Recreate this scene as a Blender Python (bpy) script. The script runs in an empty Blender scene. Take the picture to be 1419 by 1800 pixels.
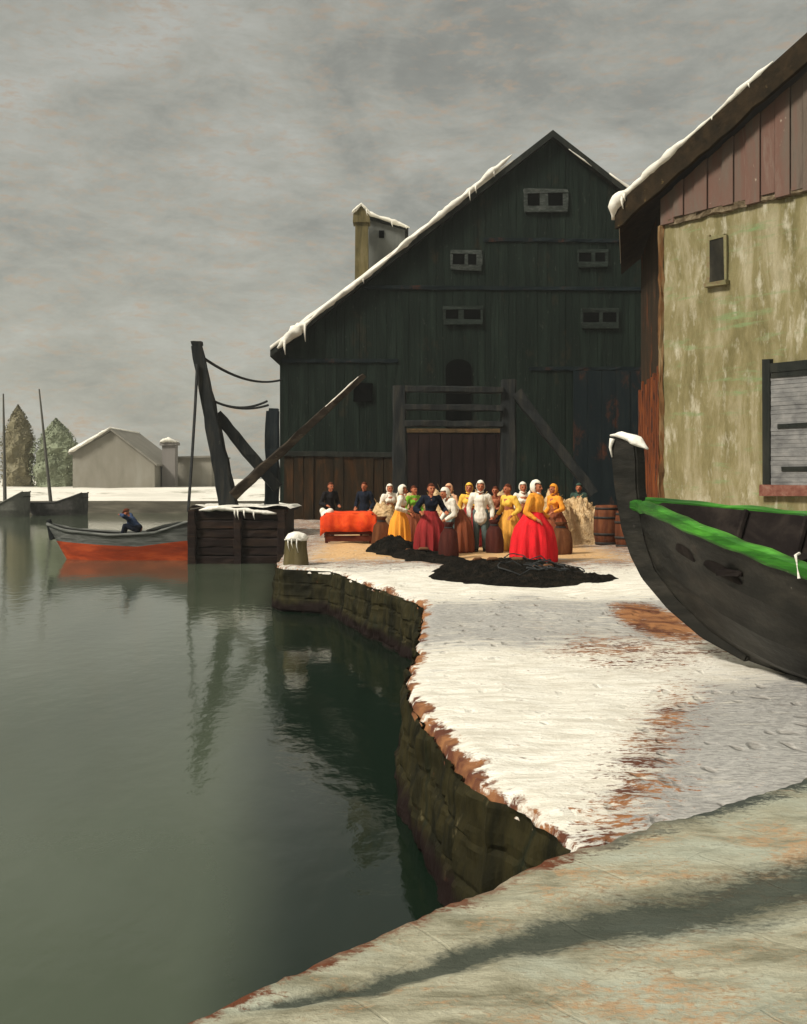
import bpy, bmesh, math, random
from mathutils import Vector, Matrix, noise
random.seed(11)
S = bpy.context.scene
COL = S.collection
R = math.radians
F = 1800.0; CX = 709.5; HY = 840.0
EYE = 2.57; QZ = 0.80; BZ = 0.92          # eye, quay and near bank heights over the water

def at(px, py, d):                        # point seen at that spot of the picture, d metres away
    return Vector(((px-CX)/F*d, d, EYE-(py-HY)/F*d))
def gx(px, d): return (px-CX)/F*d
def gz(py, d): return EYE-(py-HY)/F*d
def n3(x, y, z=0.0): return noise.noise(Vector((x, y, z)))
def lerp(a, b, t): return a+(b-a)*t
def interp(tab, x):
    if x <= tab[0][0]: return tab[0][1]
    for (x0, y0), (x1, y1) in zip(tab, tab[1:]):
        if x <= x1: return y0+(y1-y0)*(x-x0)/(x1-x0)
    return tab[-1][1]

# ------------------------------------------------------------------ materials
def mat(name, cols, scale=2.0, stretch=(1, 1, 1), rough=0.85, bump=0.25, bscale=None, fleck=None, spec=0.10, rot=(0, 0, 0), contrast=0.22, fleck2=None, detail=8, bdist=0.02):
    m = bpy.data.materials.new(name); m.use_nodes = True
    nt = m.node_tree; N = nt.nodes; L = nt.links
    b = N['Principled BSDF']; b.inputs['Roughness'].default_value = rough
    b.inputs['Specular IOR Level'].default_value = spec
    tc = N.new('ShaderNodeTexCoord'); mp = N.new('ShaderNodeMapping')
    mp.inputs['Scale'].default_value = stretch; mp.inputs['Rotation'].default_value = rot
    L.new(tc.outputs['Object'], mp.inputs['Vector'])
    no = N.new('ShaderNodeTexNoise'); no.inputs['Scale'].default_value = scale
    no.inputs['Detail'].default_value = detail; no.inputs['Roughness'].default_value = 0.65; no.inputs['Distortion'].default_value = 0.4
    L.new(mp.outputs[0], no.inputs['Vector'])
    cr = N.new('ShaderNodeValToRGB'); e = cr.color_ramp.elements
    k = len(cols)
    while len(e) < k: e.new(0.5)
    for i, c in enumerate(cols):
        e[i].position = 0.5+contrast*(2*i/(k-1)-1)*0.9 if k > 1 else 0.5
        e[i].color = (*c, 1)
    L.new(no.outputs['Fac'], cr.inputs['Fac'])
    out = cr.outputs['Color']
    for fl in (fleck, fleck2):
        if not fl: continue
        c, thr, fs, soft, fst = fl
        mp2 = N.new('ShaderNodeMapping'); mp2.inputs['Scale'].default_value = fst; mp2.inputs['Rotation'].default_value = rot
        mp2.inputs['Location'].default_value = (3.1*thr, 7.7, 1.3)
        L.new(tc.outputs['Object'], mp2.inputs['Vector'])
        n2 = N.new('ShaderNodeTexNoise'); n2.inputs['Scale'].default_value = fs; n2.inputs['Detail'].default_value = 6; n2.inputs['Roughness'].default_value = 0.7
        L.new(mp2.outputs[0], n2.inputs['Vector'])
        mr = N.new('ShaderNodeMapRange'); mr.inputs['From Min'].default_value = thr; mr.inputs['From Max'].default_value = thr+soft
        L.new(n2.outputs['Fac'], mr.inputs['Value'])
        mx = N.new('ShaderNodeMix'); mx.data_type = 'RGBA'
        L.new(mr.outputs[0], mx.inputs['Factor']); L.new(out, mx.inputs['A']); mx.inputs['B'].default_value = (*c, 1)
        out = mx.outputs['Result']
    L.new(out, b.inputs['Base Color'])
    if bump:
        n4 = N.new('ShaderNodeTexNoise'); n4.inputs['Scale'].default_value = bscale or scale*4; n4.inputs['Detail'].default_value = 6
        L.new(mp.outputs[0], n4.inputs['Vector'])
        bp = N.new('ShaderNodeBump'); bp.inputs['Strength'].default_value = bump; bp.inputs['Distance'].default_value = bdist
        L.new(n4.outputs['Fac'], bp.inputs['Height']); L.new(bp.outputs[0], b.inputs['Normal'])
    return m

V = (1, 1, .18)       # vertical streaks
M = {}
M['tarred'] = mat('tarred_boards', [(.0025, .0062, .0042), (.0048, .0102, .0070), (.012, .021, .015)], 1.6, (1.6, 1, .14), .75, .5, 9,
                  fleck=((.05, .055, .045), .62, 9, .12, (1, 1, .4)), fleck2=((.035, .024, .012), .60, 1.1, .2, (1, 1, .5)), bdist=.05)
M['tarred_dark'] = mat('dark_tarred_timber', [(.008, .010, .009), (.016, .018, .015), (.03, .03, .024)], 3, V, .7, .5, bdist=.04)
M['teal_dark'] = mat('blue_black_boards', [(.002, .006, .008), (.004, .009, .011), (.010, .015, .015)], 3, V, .7, .4,
                     fleck=((.075, .024, .010), .57, 1.4, .15, (1, 1, .5)))
M['maroon_dark'] = mat('dark_maroon_doors', [(.006, .002, .002), (.011, .005, .0045), (.022, .011, .009)], 3, V, .7, .4)
M['rust_boards'] = mat('rusty_brown_boards', [(.010, .008, .005), (.024, .014, .006), (.070, .030, .010)], 3.2, V, .8, .5,
                       fleck=((.012, .016, .012), .56, 2.0, .2, (1, 1, .6)))
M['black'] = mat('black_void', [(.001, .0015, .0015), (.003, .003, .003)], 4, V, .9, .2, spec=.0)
M['dark_frame'] = mat('faint_grey_frame', [(.007, .012, .009), (.014, .020, .016), (.032, .038, .033)], 5, (1, 1, 2.5), .8, .3)
M['grey_frame'] = mat('worn_grey_paint', [(.016, .021, .018), (.034, .040, .035), (.08, .088, .08)], 5, (1, 1, 2.5), .8, .3)
M['timber'] = mat('weathered_black_timber', [(.007, .009, .010), (.016, .018, .018), (.042, .038, .030)], 4, (1, 1, .15), .75, .6,
                  fleck=((.10, .095, .08), .66, 9, .1, (1, 1, .2)))
M['timber_brown'] = mat('brown_timber', [(.012, .009, .006), (.026, .019, .013), (.065, .050, .034)], 4, (.25, 1, 1), .75, .6,
                        fleck=((.13, .115, .09), .65, 9, .1, (.3, 1, 1)))
M['pier'] = mat('wet_pier_planks', [(.008, .005, .005), (.017, .010, .008), (.040, .024, .015)], 3, (.2, 1, 2), .6, .6,
                fleck=((.06, .025, .012), .60, 3, .15, (.3, 1, 2)))
M['rope'] = mat('tarred_rope', [(.02, .022, .024), (.05, .052, .05)], 8)
M['snow'] = mat('clean_snow', [(.60, .58, .53), (.76, .73, .65), (.88, .85, .76)], 3, (1, 1, 1), .6, .6, 10, spec=.3, bdist=.06)
M['snow_far'] = mat('far_snow', [(.56, .54, .48), (.74, .71, .62), (.80, .78, .70)], 1.2, (1, 1, 3), .7, .4, spec=.2)
M['ochre'] = mat('olive_ochre_stone', [(.06, .05, .022), (.11, .09, .04), (.16, .13, .07)], 4, V, .85, .5)
M['grey_plaster'] = mat('grey_plaster', [(.085, .09, .085), (.13, .135, .122)], 3, (1, 1, .4), .9, .3)
M['olive_wall'] = mat('old_olive_plaster', [(.060, .060, .027), (.135, .118, .052), (.205, .178, .088), (.32, .285, .185), (.18, .172, .088)], 1.7, (1, 1, .22), .9, .8, 22,
                      fleck=((.46, .43, .33), .54, 4.2, .2, (1, 1, .35)), fleck2=((.175, .24, .11), .555, 1.5, .14, (.4, .4, 2.6)), contrast=.3, bdist=.04)
M['gable_boards'] = mat('red_brown_gable_boards', [(.055, .042, .033), (.125, .098, .078), (.14, .078, .060), (.20, .165, .135)], 1.6, (1, 1, .2), .85, .6, 10,
                        fleck=((.50, .43, .33), .66, 5, .08, (1, 1, .5)), contrast=.28)
M['rake'] = mat('dark_brown_rake_board', [(.008, .006, .003), (.020, .013, .006), (.035, .022, .010)], 3, (1, 1, 1), .8, .5,
                fleck=((.10, .07, .03), .64, 7, .1, (1, 1, 1)))
M['side_dark'] = mat('dark_brown_side_wall', [(.012, .009, .006), (.028, .019, .011), (.045, .028, .015)], 1.8, V, .85, .5,
                     fleck=((.15, .045, .014), .56, 1.5, .15, (1, 1, .6)))
M['shutter'] = mat('grey_shutter', [(.10, .10, .10), (.17, .17, .165), (.24, .235, .225)], 3, (1, 1, 1.5), .8, .4)
M['red_sill'] = mat('worn_red_sill', [(.10, .035, .025), (.17, .07, .05), (.25, .15, .11)], 5)
M['hull_black'] = mat('black_pitched_hull', [(.006, .006, .005), (.014, .0135, .011), (.038, .034, .027)], 2.2, (.6, .6, 1.6), .5, .5,
                      fleck=((.22, .20, .17), .685, 16, .06, (1, 1, 1)), fleck2=((.040, .025, .016), .58, 1.6, .2, (.6, .6, 1)), spec=.16, bdist=.03)
M['hull_dark'] = mat('boat_inside_brown', [(.006, .004, .004), (.012, .009, .008), (.032, .025, .02)], 3)
M['green'] = mat('bright_green_paint', [(.006, .020, .006), (.024, .115, .012), (.085, .34, .035)], 3.2, (.35, .35, 3), .45, .5,
                 fleck=((.28, .40, .17), .64, 14, .08, (.3, .3, 3)), spec=.15, contrast=.26)
M['barge_grey'] = mat('weathered_grey_hull', [(.04, .045, .04), (.11, .115, .105), (.20, .205, .19)], 4, (.3, 1, 3), .75, .4)
M['barge_red'] = mat('orange_red_hull', [(.20, .035, .015), (.36, .055, .018), (.55, .10, .03)], 2, (.4, 1, 2), .6, .4)
M['far_hull'] = mat('far_dark_hull', [(.030, .030, .028), (.055, .052, .048), (.11, .105, .095)], 2)
M['far_hull_grey'] = mat('far_grey_hull', [(.09, .09, .075), (.14, .14, .12), (.19, .19, .16)], 2)
M['far_mast'] = mat('far_mast_wood', [(.09, .085, .07), (.13, .125, .105)], 3)
M['far_wall'] = mat('far_olive_grey_plaster', [(.185, .175, .14), (.225, .21, .172), (.26, .248, .21)], .8, (1, 1, .4), .95, .3)  # distance haze painted in: wall colour lightened towards the sky
M['far_wall_mauve'] = mat('far_mauve_grey_brick', [(.17, .155, .145), (.235, .22, .20)], 1, V, .95, .3)
M['far_roof'] = mat('far_grey_roof', [(.17, .16, .135), (.24, .225, .19)], 1)
M['far_bank_wall'] = mat('far_bank_wall', [(.055, .05, .038), (.10, .09, .068), (.16, .145, .11)], 1.2, (.3, 1, 2), .9, .4)
M['leaf_brown'] = mat('brown_olive_foliage', [(.155, .135, .08), (.19, .17, .105), (.23, .21, .145)], 1.2, rough=.9, bump=0)  # both foliage colours paled and flattened to stand for distance haze
M['leaf_green'] = mat('grey_green_foliage', [(.16, .18, .115), (.20, .225, .15), (.25, .27, .19)], 1.2, rough=.9, bump=0)
M['bark'] = mat('bark', [(.03, .025, .018), (.07, .06, .045)], 4, V)
M['cork'] = mat('cork_floats', [(.09, .04, .02), (.18, .085, .04)], 8)
M['net'] = mat('black_tarred_net', [(.004, .004, .0035), (.010, .009, .007), (.026, .019, .013)], 7, (1, 1, 1), .9, 1.0, 26, bdist=.08, spec=.04)
M['straw'] = mat('straw', [(.30, .18, .08), (.50, .33, .16), (.66, .48, .27), (.52, .33, .16)], 4, (1, 1, 1), .95, 1.0, 30, bdist=.05, contrast=.28,
                 fleck=((.62, .50, .30), .60, 22, .08, (1, 1, 1)))
M['straw_light'] = mat('pale_straw_stalk', [(.34, .20, .08), (.55, .40, .2)], 9)
M['sack_brown'] = mat('brown_sacking', [(.05, .018, .008), (.10, .036, .014), (.17, .07, .03)], 5, V, .9, .6, 60)
M['sack_maroon'] = mat('maroon_sacking', [(.03, .008, .006), (.06, .016, .012), (.10, .03, .02)], 5, V, .9, .6, 60)
M['barrel'] = mat('rust_red_staves', [(.05, .018, .009), (.11, .036, .016), (.20, .075, .03)], 5, V, .8, .5)
M['iron'] = mat('dark_iron', [(.015, .015, .015), (.04, .035, .03)], 8, rough=.5)
M['cloth_red'] = mat('orange_red_cloth', [(.42, .030, .008), (.66, .055, .010), (.80, .11, .02)], 3, rough=.7, bump=.3)
M['wood_red'] = mat('dark_red_table_boards', [(.035, .008, .005), (.09, .020, .010), (.15, .045, .02)], 4, (.3, 1, 1.5), .8, .5)
M['skin'] = mat('weathered_skin', [(.28, .085, .04), (.38, .13, .065), (.44, .17, .09)], 12, bump=.1, rough=.6)
M['eye'] = mat('eye_dark', [(.01, .008, .006), (.02, .015, .01)], 8, bump=0)
M['lip'] = mat('lips', [(.26, .05, .035), (.30, .07, .05)], 8, bump=0)
M['hair'] = mat('auburn_hair', [(.05, .015, .008), (.13, .035, .015)], 14, V)
M['leather'] = mat('dark_leather', [(.012, .009, .007), (.03, .02, .014)], 8)
def cloth(name, c, var=.35, sc=9):
    lo = tuple(x*(1-var) for x in c); hi = tuple(min(.9, x*(1+var)) for x in c)
    M[name] = mat(name, [lo, c, hi], sc, (1, 1, .15), .9, .7, 22, fleck=(tuple(x*.6 for x in c), .60, 6, .2, (1, 1, .4)))
cloth('white_cloth', (.74, .69, .58), .18); cloth('navy_cloth', (.010, .013, .022)); cloth('blue_cloth', (.035, .055, .11))
cloth('green_cloth', (.16, .36, .03)); cloth('crimson_cloth', (.23, .022, .022)); cloth('red_cloth_bright', (.62, .016, .022), .3)
cloth('yellow_cloth', (.74, .45, .07), .22); cloth('orange_cloth', (.74, .29, .035), .25); cloth('teal_cloth', (.10, .13, .12))
cloth('rust_cloth', (.19, .055, .025)); cloth('olive_yellow_cloth', (.42, .40, .10)); cloth('dark_green_cloth', (.035, .065, .05))
cloth('peach_cloth', (.62, .36, .22), .25); cloth('amber_cloth', (.60, .29, .05)); cloth('black_cloth', (.012, .011, .012))

# ------------------------------------------------------------------ mesh helpers
def wpos(o):
    v = Vector((0, 0, 0))
    while o: v += o.location; o = o.parent
    return v
def build(name, bm, m, parent=None, smooth=False):     # bm in world coordinates
    if parent is not None: bmesh.ops.translate(bm, verts=bm.verts, vec=-wpos(parent))
    me = bpy.data.meshes.new(name); bm.normal_update(); bm.to_mesh(me); bm.free()
    for k in (m if isinstance(m, list) else [m]): me.materials.append(k)
    if smooth:
        for p in me.polygons: p.use_smooth = True
    o = bpy.data.objects.new(name, me); COL.objects.link(o); o.parent = parent
    return o
def tag(o, label, cat, group=None, kind=None):
    if label: o['label'] = label
    if cat: o['category'] = cat
    if group: o['group'] = group
    if kind: o['kind'] = kind
    return o
def thing(name, label, cat, loc, group=None):
    o = bpy.data.objects.new(name, None); COL.objects.link(o); o.location = loc; o.empty_display_size = .2
    return tag(o, label, cat, group)
def B(): return bmesh.new()
def box(bm, c, s, mtx=None, jit=0):
    r = bmesh.ops.create_cube(bm, size=1)['verts']
    for v in r:
        v.co = Vector((v.co.x*s[0], v.co.y*s[1], v.co.z*s[2]))
        if jit: v.co += Vector((random.uniform(-jit, jit), random.uniform(-jit, jit), random.uniform(-jit, jit)))
        if mtx: v.co = mtx @ v.co
        v.co += Vector(c)
    return r
def beam(bm, a, b, w, h=None, w2=None, seg=6, jit=.012):   # a timber of rectangular section, slightly uneven
    a = Vector(a); b = Vector(b); h = h or w; w2 = w2 or w
    d = (b-a).normalized(); up = Vector((0, 0, 1)) if abs(d.z) < .9 else Vector((0, 1, 0))
    x = d.cross(up).normalized(); y = x.cross(d).normalized()
    rings = []
    for i in range(seg+1):
        t = i/seg; p = a.lerp(b, t); k = lerp(1, w2/w, t); ring = []
        for (u, v) in ((-1, -.8), (-.8, -1), (.8, -1), (1, -.8), (1, .8), (.8, 1), (-.8, 1), (-1, .8)):
            j = Vector((random.uniform(-jit, jit), random.uniform(-jit, jit), random.uniform(-jit, jit)))
            ring.append(bm.verts.new(p+x*(u*w*k/2)+y*(v*h*k/2)+j))
        rings.append(ring)
    for r0, r1 in zip(rings, rings[1:]):
        for i in range(8): bm.faces.new((r0[i], r0[(i+1) % 8], r1[(i+1) % 8], r1[i]))
    bm.faces.new(rings[0][::-1]); bm.faces.new(rings[-1])
def tube(bm, pts, rad, n=8, flat=1.0, nz=0.0, ns=3.0):
    pts = [Vector(p) for p in pts]; rings = []
    for i, p in enumerate(pts):
        d = (pts[min(i+1, len(pts)-1)]-pts[max(i-1, 0)]).normalized()
        up = Vector((0, 0, 1)) if abs(d.z) < .95 else Vector((0, 1, 0))
        x = d.cross(up).normalized(); y = x.cross(d).normalized()
        r = rad[i] if isinstance(rad, (list, tuple)) else rad
        ring = []
        for k in range(n):
            a = 2*math.pi*k/n
            q = p+x*(math.cos(a)*r)+y*(math.sin(a)*r*flat)
            if nz: q += (q-p)*nz*n3(q.x*ns, q.y*ns, q.z*ns)*2
            ring.append(bm.verts.new(q))
        rings.append(ring)
    for r0, r1 in zip(rings, rings[1:]):
        for k in range(n): bm.faces.new((r0[k], r0[(k+1) % n], r1[(k+1) % n], r1[k]))
    bm.faces.new(rings[0][::-1]); bm.faces.new(rings[-1])
def prism(bm, poly, vec):            # closed polygon (3d points) extruded along vec
    a = [bm.verts.new(p) for p in poly]; b = [bm.verts.new(Vector(p)+Vector(vec)) for p in poly]
    n = len(a)
    bm.faces.new(a); bm.faces.new(b[::-1])
    for i in range(n): bm.faces.new((a[i], b[i], b[(i+1) % n], a[(i+1) % n]))
    bmesh.ops.recalc_face_normals(bm, faces=bm.faces)
def lathe(bm, base, prof, n=24, fold=0, amp=0, ph=0, sx=1.0, sy=1.0, nz=0, rot=0):
    base = Vector(base); rings = []
    z0 = prof[0][1]; z1 = prof[-1][1]
    for (r, z) in prof:
        t = (z-z1)/(z0-z1) if z0 != z1 else 0     # 1 at the first ring
        ring = []
        for k in range(n):
            a = 2*math.pi*k/n
            f = 1+amp*abs(t)*(math.sin(fold*a+ph)+.5*math.sin((fold*2+1)*a+ph*3)) if fold else 1
            if nz: f += nz*n3(math.cos(a)*1.5+base.x*3, math.sin(a)*1.5+base.y, z*3)
            x = math.cos(a)*r*f*sx; y = math.sin(a)*r*f*sy
            ring.append(bm.verts.new(base+Vector((x*math.cos(rot)-y*math.sin(rot), x*math.sin(rot)+y*math.cos(rot), z))))
        rings.append(ring)
    for r0, r1 in zip(rings, rings[1:]):
        for k in range(n): bm.faces.new((r0[k], r0[(k+1) % n], r1[(k+1) % n], r1[k]))
    bm.faces.new(rings[0][::-1]); bm.faces.new(rings[-1])
    bmesh.ops.recalc_face_normals(bm, faces=bm.faces)
def capsule(bm, a, b, r0, r1, n=10):
    a = Vector(a); b = Vector(b)
    for p, r in ((a, r0), (b, r1)):
        res = bmesh.ops.create_icosphere(bm, subdivisions=2, radius=r)['verts']
        for v in res: v.co += p
    if (b-a).length > 1e-5: tube(bm, [a, b], [r0, r1], n)
def blob(bm, c, rad, mtx=None, sub=3):
    res = bmesh.ops.create_icosphere(bm, subdivisions=sub, radius=1)['verts']
    for v in res:
        v.co = Vector((v.co.x*rad[0], v.co.y*rad[1], v.co.z*rad[2]))
        if mtx: v.co = mtx @ v.co
        v.co += Vector(c)
    return res
def remesh(bm, vox, smooth=4):       # union everything in bm into one continuous skin
    me = bpy.data.meshes.new('tmp'); bm.to_mesh(me); bm.free()
    o = bpy.data.objects.new('tmp', me); COL.objects.link(o)
    md = o.modifiers.new('r', 'REMESH'); md.mode = 'VOXEL'; md.voxel_size = vox
    if smooth:
        sm = o.modifiers.new('s', 'SMOOTH'); sm.iterations = smooth; sm.factor = .5
    dg = bpy.context.evaluated_depsgraph_get(); dg.update()
    ev = bpy.data.meshes.new_from_object(o.evaluated_get(dg))
    nb = bmesh.new(); nb.from_mesh(ev)
    bpy.data.objects.remove(o); bpy.data.meshes.remove(me); bpy.data.meshes.remove(ev)
    return nb
def snow_ridge(bm, pts, r, drips=0, flat=.6, n=10, step=.12, drop=(.15, .5)):
    pts = [Vector(p) for p in pts]; P = []
    for a, b in zip(pts, pts[1:]):
        k = max(2, int((b-a).length/step))
        P += [a.lerp(b, i/k) for i in range(k)]
    P.append(pts[-1])
    Q = []; rad = []
    for i, p in enumerate(P):
        w = n3(p.x*1.7, p.y*1.7+5, p.z*1.7)
        e = min(1, (i+1)/4, (len(P)-i)/4)
        rad.append(max(.02, r*(1+.75*w)*e)); Q.append(p+Vector((0, 0, r*.3*w)))
    tube(bm, Q, rad, n, flat, .25, 6)
    for _ in range(drips):
        i = random.randrange(2, len(Q)-2); p = Q[i]; l = random.uniform(*drop)
        tube(bm, [p+Vector((0, -rad[i]*.7, 0)), p+Vector((0, -rad[i]*.9, -l*.5)), p+Vector((.03, -rad[i]*.9, -l))], [r*.32, r*.2, r*.05], 6)

# ------------------------------------------------------------------ water, ground, quay
bm = B()
vs = [bm.verts.new(p) for p in ((-1500, -30, 0), (1500, -30, 0), (1500, 2500, 0), (-1500, 2500, 0))]
bm.faces.new(vs)
wm = bpy.data.materials.new('harbour_water'); wm.use_nodes = True
nt = wm.node_tree; N = nt.nodes; L = nt.links; pb = N['Principled BSDF']
pb.inputs['Roughness'].default_value = .07; pb.inputs['IOR'].default_value = 1.33; pb.inputs['Specular IOR Level'].default_value = .52
tc = N.new('ShaderNodeTexCoord')
def wnoise(st, sc, det):
    mp = N.new('ShaderNodeMapping'); mp.inputs['Scale'].default_value = st; L.new(tc.outputs['Object'], mp.inputs['Vector'])
    no = N.new('ShaderNodeTexNoise'); no.inputs['Scale'].default_value = sc; no.inputs['Detail'].default_value = det
    L.new(mp.outputs[0], no.inputs['Vector']); return no
nA = wnoise((1, .45, 1), 1.1, 4); nB = wnoise((1, .6, 1), 5.0, 5); nC = wnoise((1, .35, 1), .35, 5)
ad = N.new('ShaderNodeMath'); ad.operation = 'MULTIPLY_ADD'; ad.inputs[1].default_value = .5
L.new(nB.outputs['Fac'], ad.inputs[0]); L.new(nA.outputs['Fac'], ad.inputs[2])
bp = N.new('ShaderNodeBump'); bp.inputs['Strength'].default_value = .17; bp.inputs['Distance'].default_value = .05
L.new(ad.outputs[0], bp.inputs['Height']); L.new(bp.outputs[0], pb.inputs['Normal'])
cr = N.new('ShaderNodeValToRGB'); cr.color_ramp.elements[0].position = .35; cr.color_ramp.elements[0].color = (.042, .055, .035, 1)
cr.color_ramp.elements[1].position = .68; cr.color_ramp.elements[1].color = (.068, .084, .056, 1)
L.new(nC.outputs['Fac'], cr.inputs['Fac'])
# dark reflection of quay wall and warehouse, painted into the water's base colour
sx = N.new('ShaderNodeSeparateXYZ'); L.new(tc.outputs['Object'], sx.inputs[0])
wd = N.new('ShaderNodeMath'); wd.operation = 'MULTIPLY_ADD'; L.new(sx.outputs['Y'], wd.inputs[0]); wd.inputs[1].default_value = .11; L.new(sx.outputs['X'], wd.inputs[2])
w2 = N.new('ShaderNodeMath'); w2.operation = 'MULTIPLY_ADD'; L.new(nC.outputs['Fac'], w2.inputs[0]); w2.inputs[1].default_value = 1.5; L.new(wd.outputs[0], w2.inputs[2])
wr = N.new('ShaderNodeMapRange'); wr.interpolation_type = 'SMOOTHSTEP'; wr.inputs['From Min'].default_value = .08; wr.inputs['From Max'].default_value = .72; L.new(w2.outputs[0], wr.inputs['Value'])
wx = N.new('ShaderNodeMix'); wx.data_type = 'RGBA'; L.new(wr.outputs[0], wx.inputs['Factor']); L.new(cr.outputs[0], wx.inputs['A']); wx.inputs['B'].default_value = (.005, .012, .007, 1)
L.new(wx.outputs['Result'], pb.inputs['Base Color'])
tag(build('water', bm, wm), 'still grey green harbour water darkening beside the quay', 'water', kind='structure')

# left edge of the quay as a function of distance
EDGE = [(0.0, 2.5), (4.55, 2.5), (4.62, .86), (4.95, .82), (5.6, .52), (6.25, .31), (7.2, .13), (8.17, .03), (9.5, .07), (11, .14), (12.6, .22), (14.2, .26),
        (15.5, -.15), (17.2, -.72), (19.0, -1.26), (19.35, -1.36), (19.75, -2.30), (20.3, -2.52), (24, -2.8), (29, -3.25), (34.3, -3.7), (34.6, -6.4), (40, -6.6), (72, -9.0)]
def edge_x(d): return interp(EDGE, d)
def edge_pt(d, z=0):
    j = .06*n3(d*2.3, 1.7)+.045*n3(d*7, 4)+.03*n3(d*19, 6)
    if d < 4.6: j = 0
    return Vector((edge_x(d)+j, d, z))
def snow_h(x, d):
    h = .05+.05*n3(x*.6, d*.4, 2)+.030*n3(x*1.9, d*1.3, 5)+.016*n3(x*3.2+d*.5, d*6, 9)
    h += .10*max(0, n3(x*.25+3, d*.22, 8))
    if d < 13: h *= .85
    return max(h, .012)
Ds = []
d = 0.0
while d < 75:
    Ds.append(d)
    d += .5 if d < 4 else (.06 if d < 9 else (.10 if d < 22 else (.35 if d < 45 else 3)))
for (a, _) in EDGE[1:]:
    if a > 4.5: Ds.append(a)
Ds = sorted(set(round(x, 3) for x in Ds)); 
us = []
u = 0.0
while u < 60:
    us.append(u); u += .035 if u < .2 else (.075 if u < 4 else (.2 if u < 10 else (1 if u < 20 else 8)))
bm = B(); rim = bm.verts.layers.float.new('rim'); grid = []
for d in Ds:
    e = edge_pt(d); row = []
    for u in us:
        x = e.x+u
        h = snow_h(x, d)*min(1, .35+u*4)
        z = QZ+h
        if u == 0: z = QZ-.05+.05*n3(d*5, 3)
        v_ = bm.verts.new((x, d, z)); v_[rim] = u if d > 4.9 else 3.0; row.append(v_)
    grid.append(row)
for r0, r1 in zip(grid, grid[1:]):
    for i in range(len(us)-1): bm.faces.new((r0[i], r0[i+1], r1[i+1], r1[i]))
# snow material with trodden grey slush and brown earth showing through
sm = bpy.data.materials.new('trodden_snow'); sm.use_nodes = True
nt = sm.node_tree; N = nt.nodes; L = nt.links; pb = N['Principled BSDF']; pb.inputs['Roughness'].default_value = .65; pb.inputs['Specular IOR Level'].default_value = .25
tc = N.new('ShaderNodeTexCoord'); sep = N.new('ShaderNodeSeparateXYZ'); L.new(tc.outputs['Object'], sep.inputs[0])
def nz(st, sc, det=6, rg=.65, rot=0.0, loc=(0, 0, 0)):
    mp = N.new('ShaderNodeMapping'); mp.inputs['Scale'].default_value = st; mp.inputs['Rotation'].default_value = (0, 0, rot); mp.inputs['Location'].default_value = loc
    L.new(tc.outputs['Object'], mp.inputs['Vector'])
    no = N.new('ShaderNodeTexNoise'); no.inputs['Scale'].default_value = sc; no.inputs['Detail'].default_value = det; no.inputs['Roughness'].default_value = rg
    no.inputs['Distortion'].default_value = .3
    L.new(mp.outputs[0], no.inputs['Vector']); return no.outputs['Fac']
def mth(op, a, b=None, c=None):
    m = N.new('ShaderNodeMath'); m.operation = op
    for i, v in enumerate((a, b, c)):
        if v is None: continue
        if isinstance(v, (int, float)): m.inputs[i].default_value = v
        else: L.new(v, m.inputs[i])
    return m.outputs[0]
def rng(v, a, b, lo=0.0, hi=1.0):
    m = N.new('ShaderNodeMapRange'); m.inputs['From Min'].default_value = a; m.inputs['From Max'].default_value = b
    m.inputs['To Min'].default_value = lo; m.inputs['To Max'].default_value = hi; L.new(v, m.inputs['Value']); return m.outputs[0]
def mix(f, a, b):
    m = N.new('ShaderNodeMix'); m.data_type = 'RGBA'; L.new(f, m.inputs['Factor'])
    for k, v in (('A', a), ('B', b)):
        if isinstance(v, tuple): m.inputs[k].default_value = (*v, 1)
        else: L.new(v, m.inputs[k])
    return m.outputs['Result']
X, Y = sep.outputs['X'], sep.outputs['Y']
stroke = nz((1, 3.2, 1), 2.6, 8, .7, .35)
big = nz((1, 1, 1), .5, 4)
fine = nz((1, 2.0, 1), 16, 4, .7, .35)
snowc = mix(rng(stroke, .38, .60), (.62, .58, .49), (.86, .83, .74))
# trodden zones: beyond d=10.2 a cart track crosses; near right ground below the line is slush
tr1 = mth('MULTIPLY', rng(Y, 9.9, 11.2), rng(Y, 15.5, 13.5))
lin = mth('SUBTRACT', X, mth('MULTIPLY', mth('SUBTRACT', Y, 4.95), .37))       # right of a line from the corner
tr2 = mth('MULTIPLY', rng(lin, .70, 1.25, 0, 1.2), rng(Y, 9.4, 7.8))
tr3 = rng(Y, 17.5, 21)
tz = mth('MAXIMUM', mth('MAXIMUM', tr1, tr2), mth('MULTIPLY', tr3, .8))
tz = mth('ADD', tz, mth('MULTIPLY', mth('SUBTRACT', stroke, .5), 3.0))
tz = mth('ADD', tz, mth('MULTIPLY', mth('SUBTRACT', big, .5), 1.4))
slush = mix(rng(fine, .35, .65), (.15, .148, .148), (.42, .41, .39))
c1 = mix(rng(tz, .25, .95, 0, .85), snowc, slush)
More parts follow.
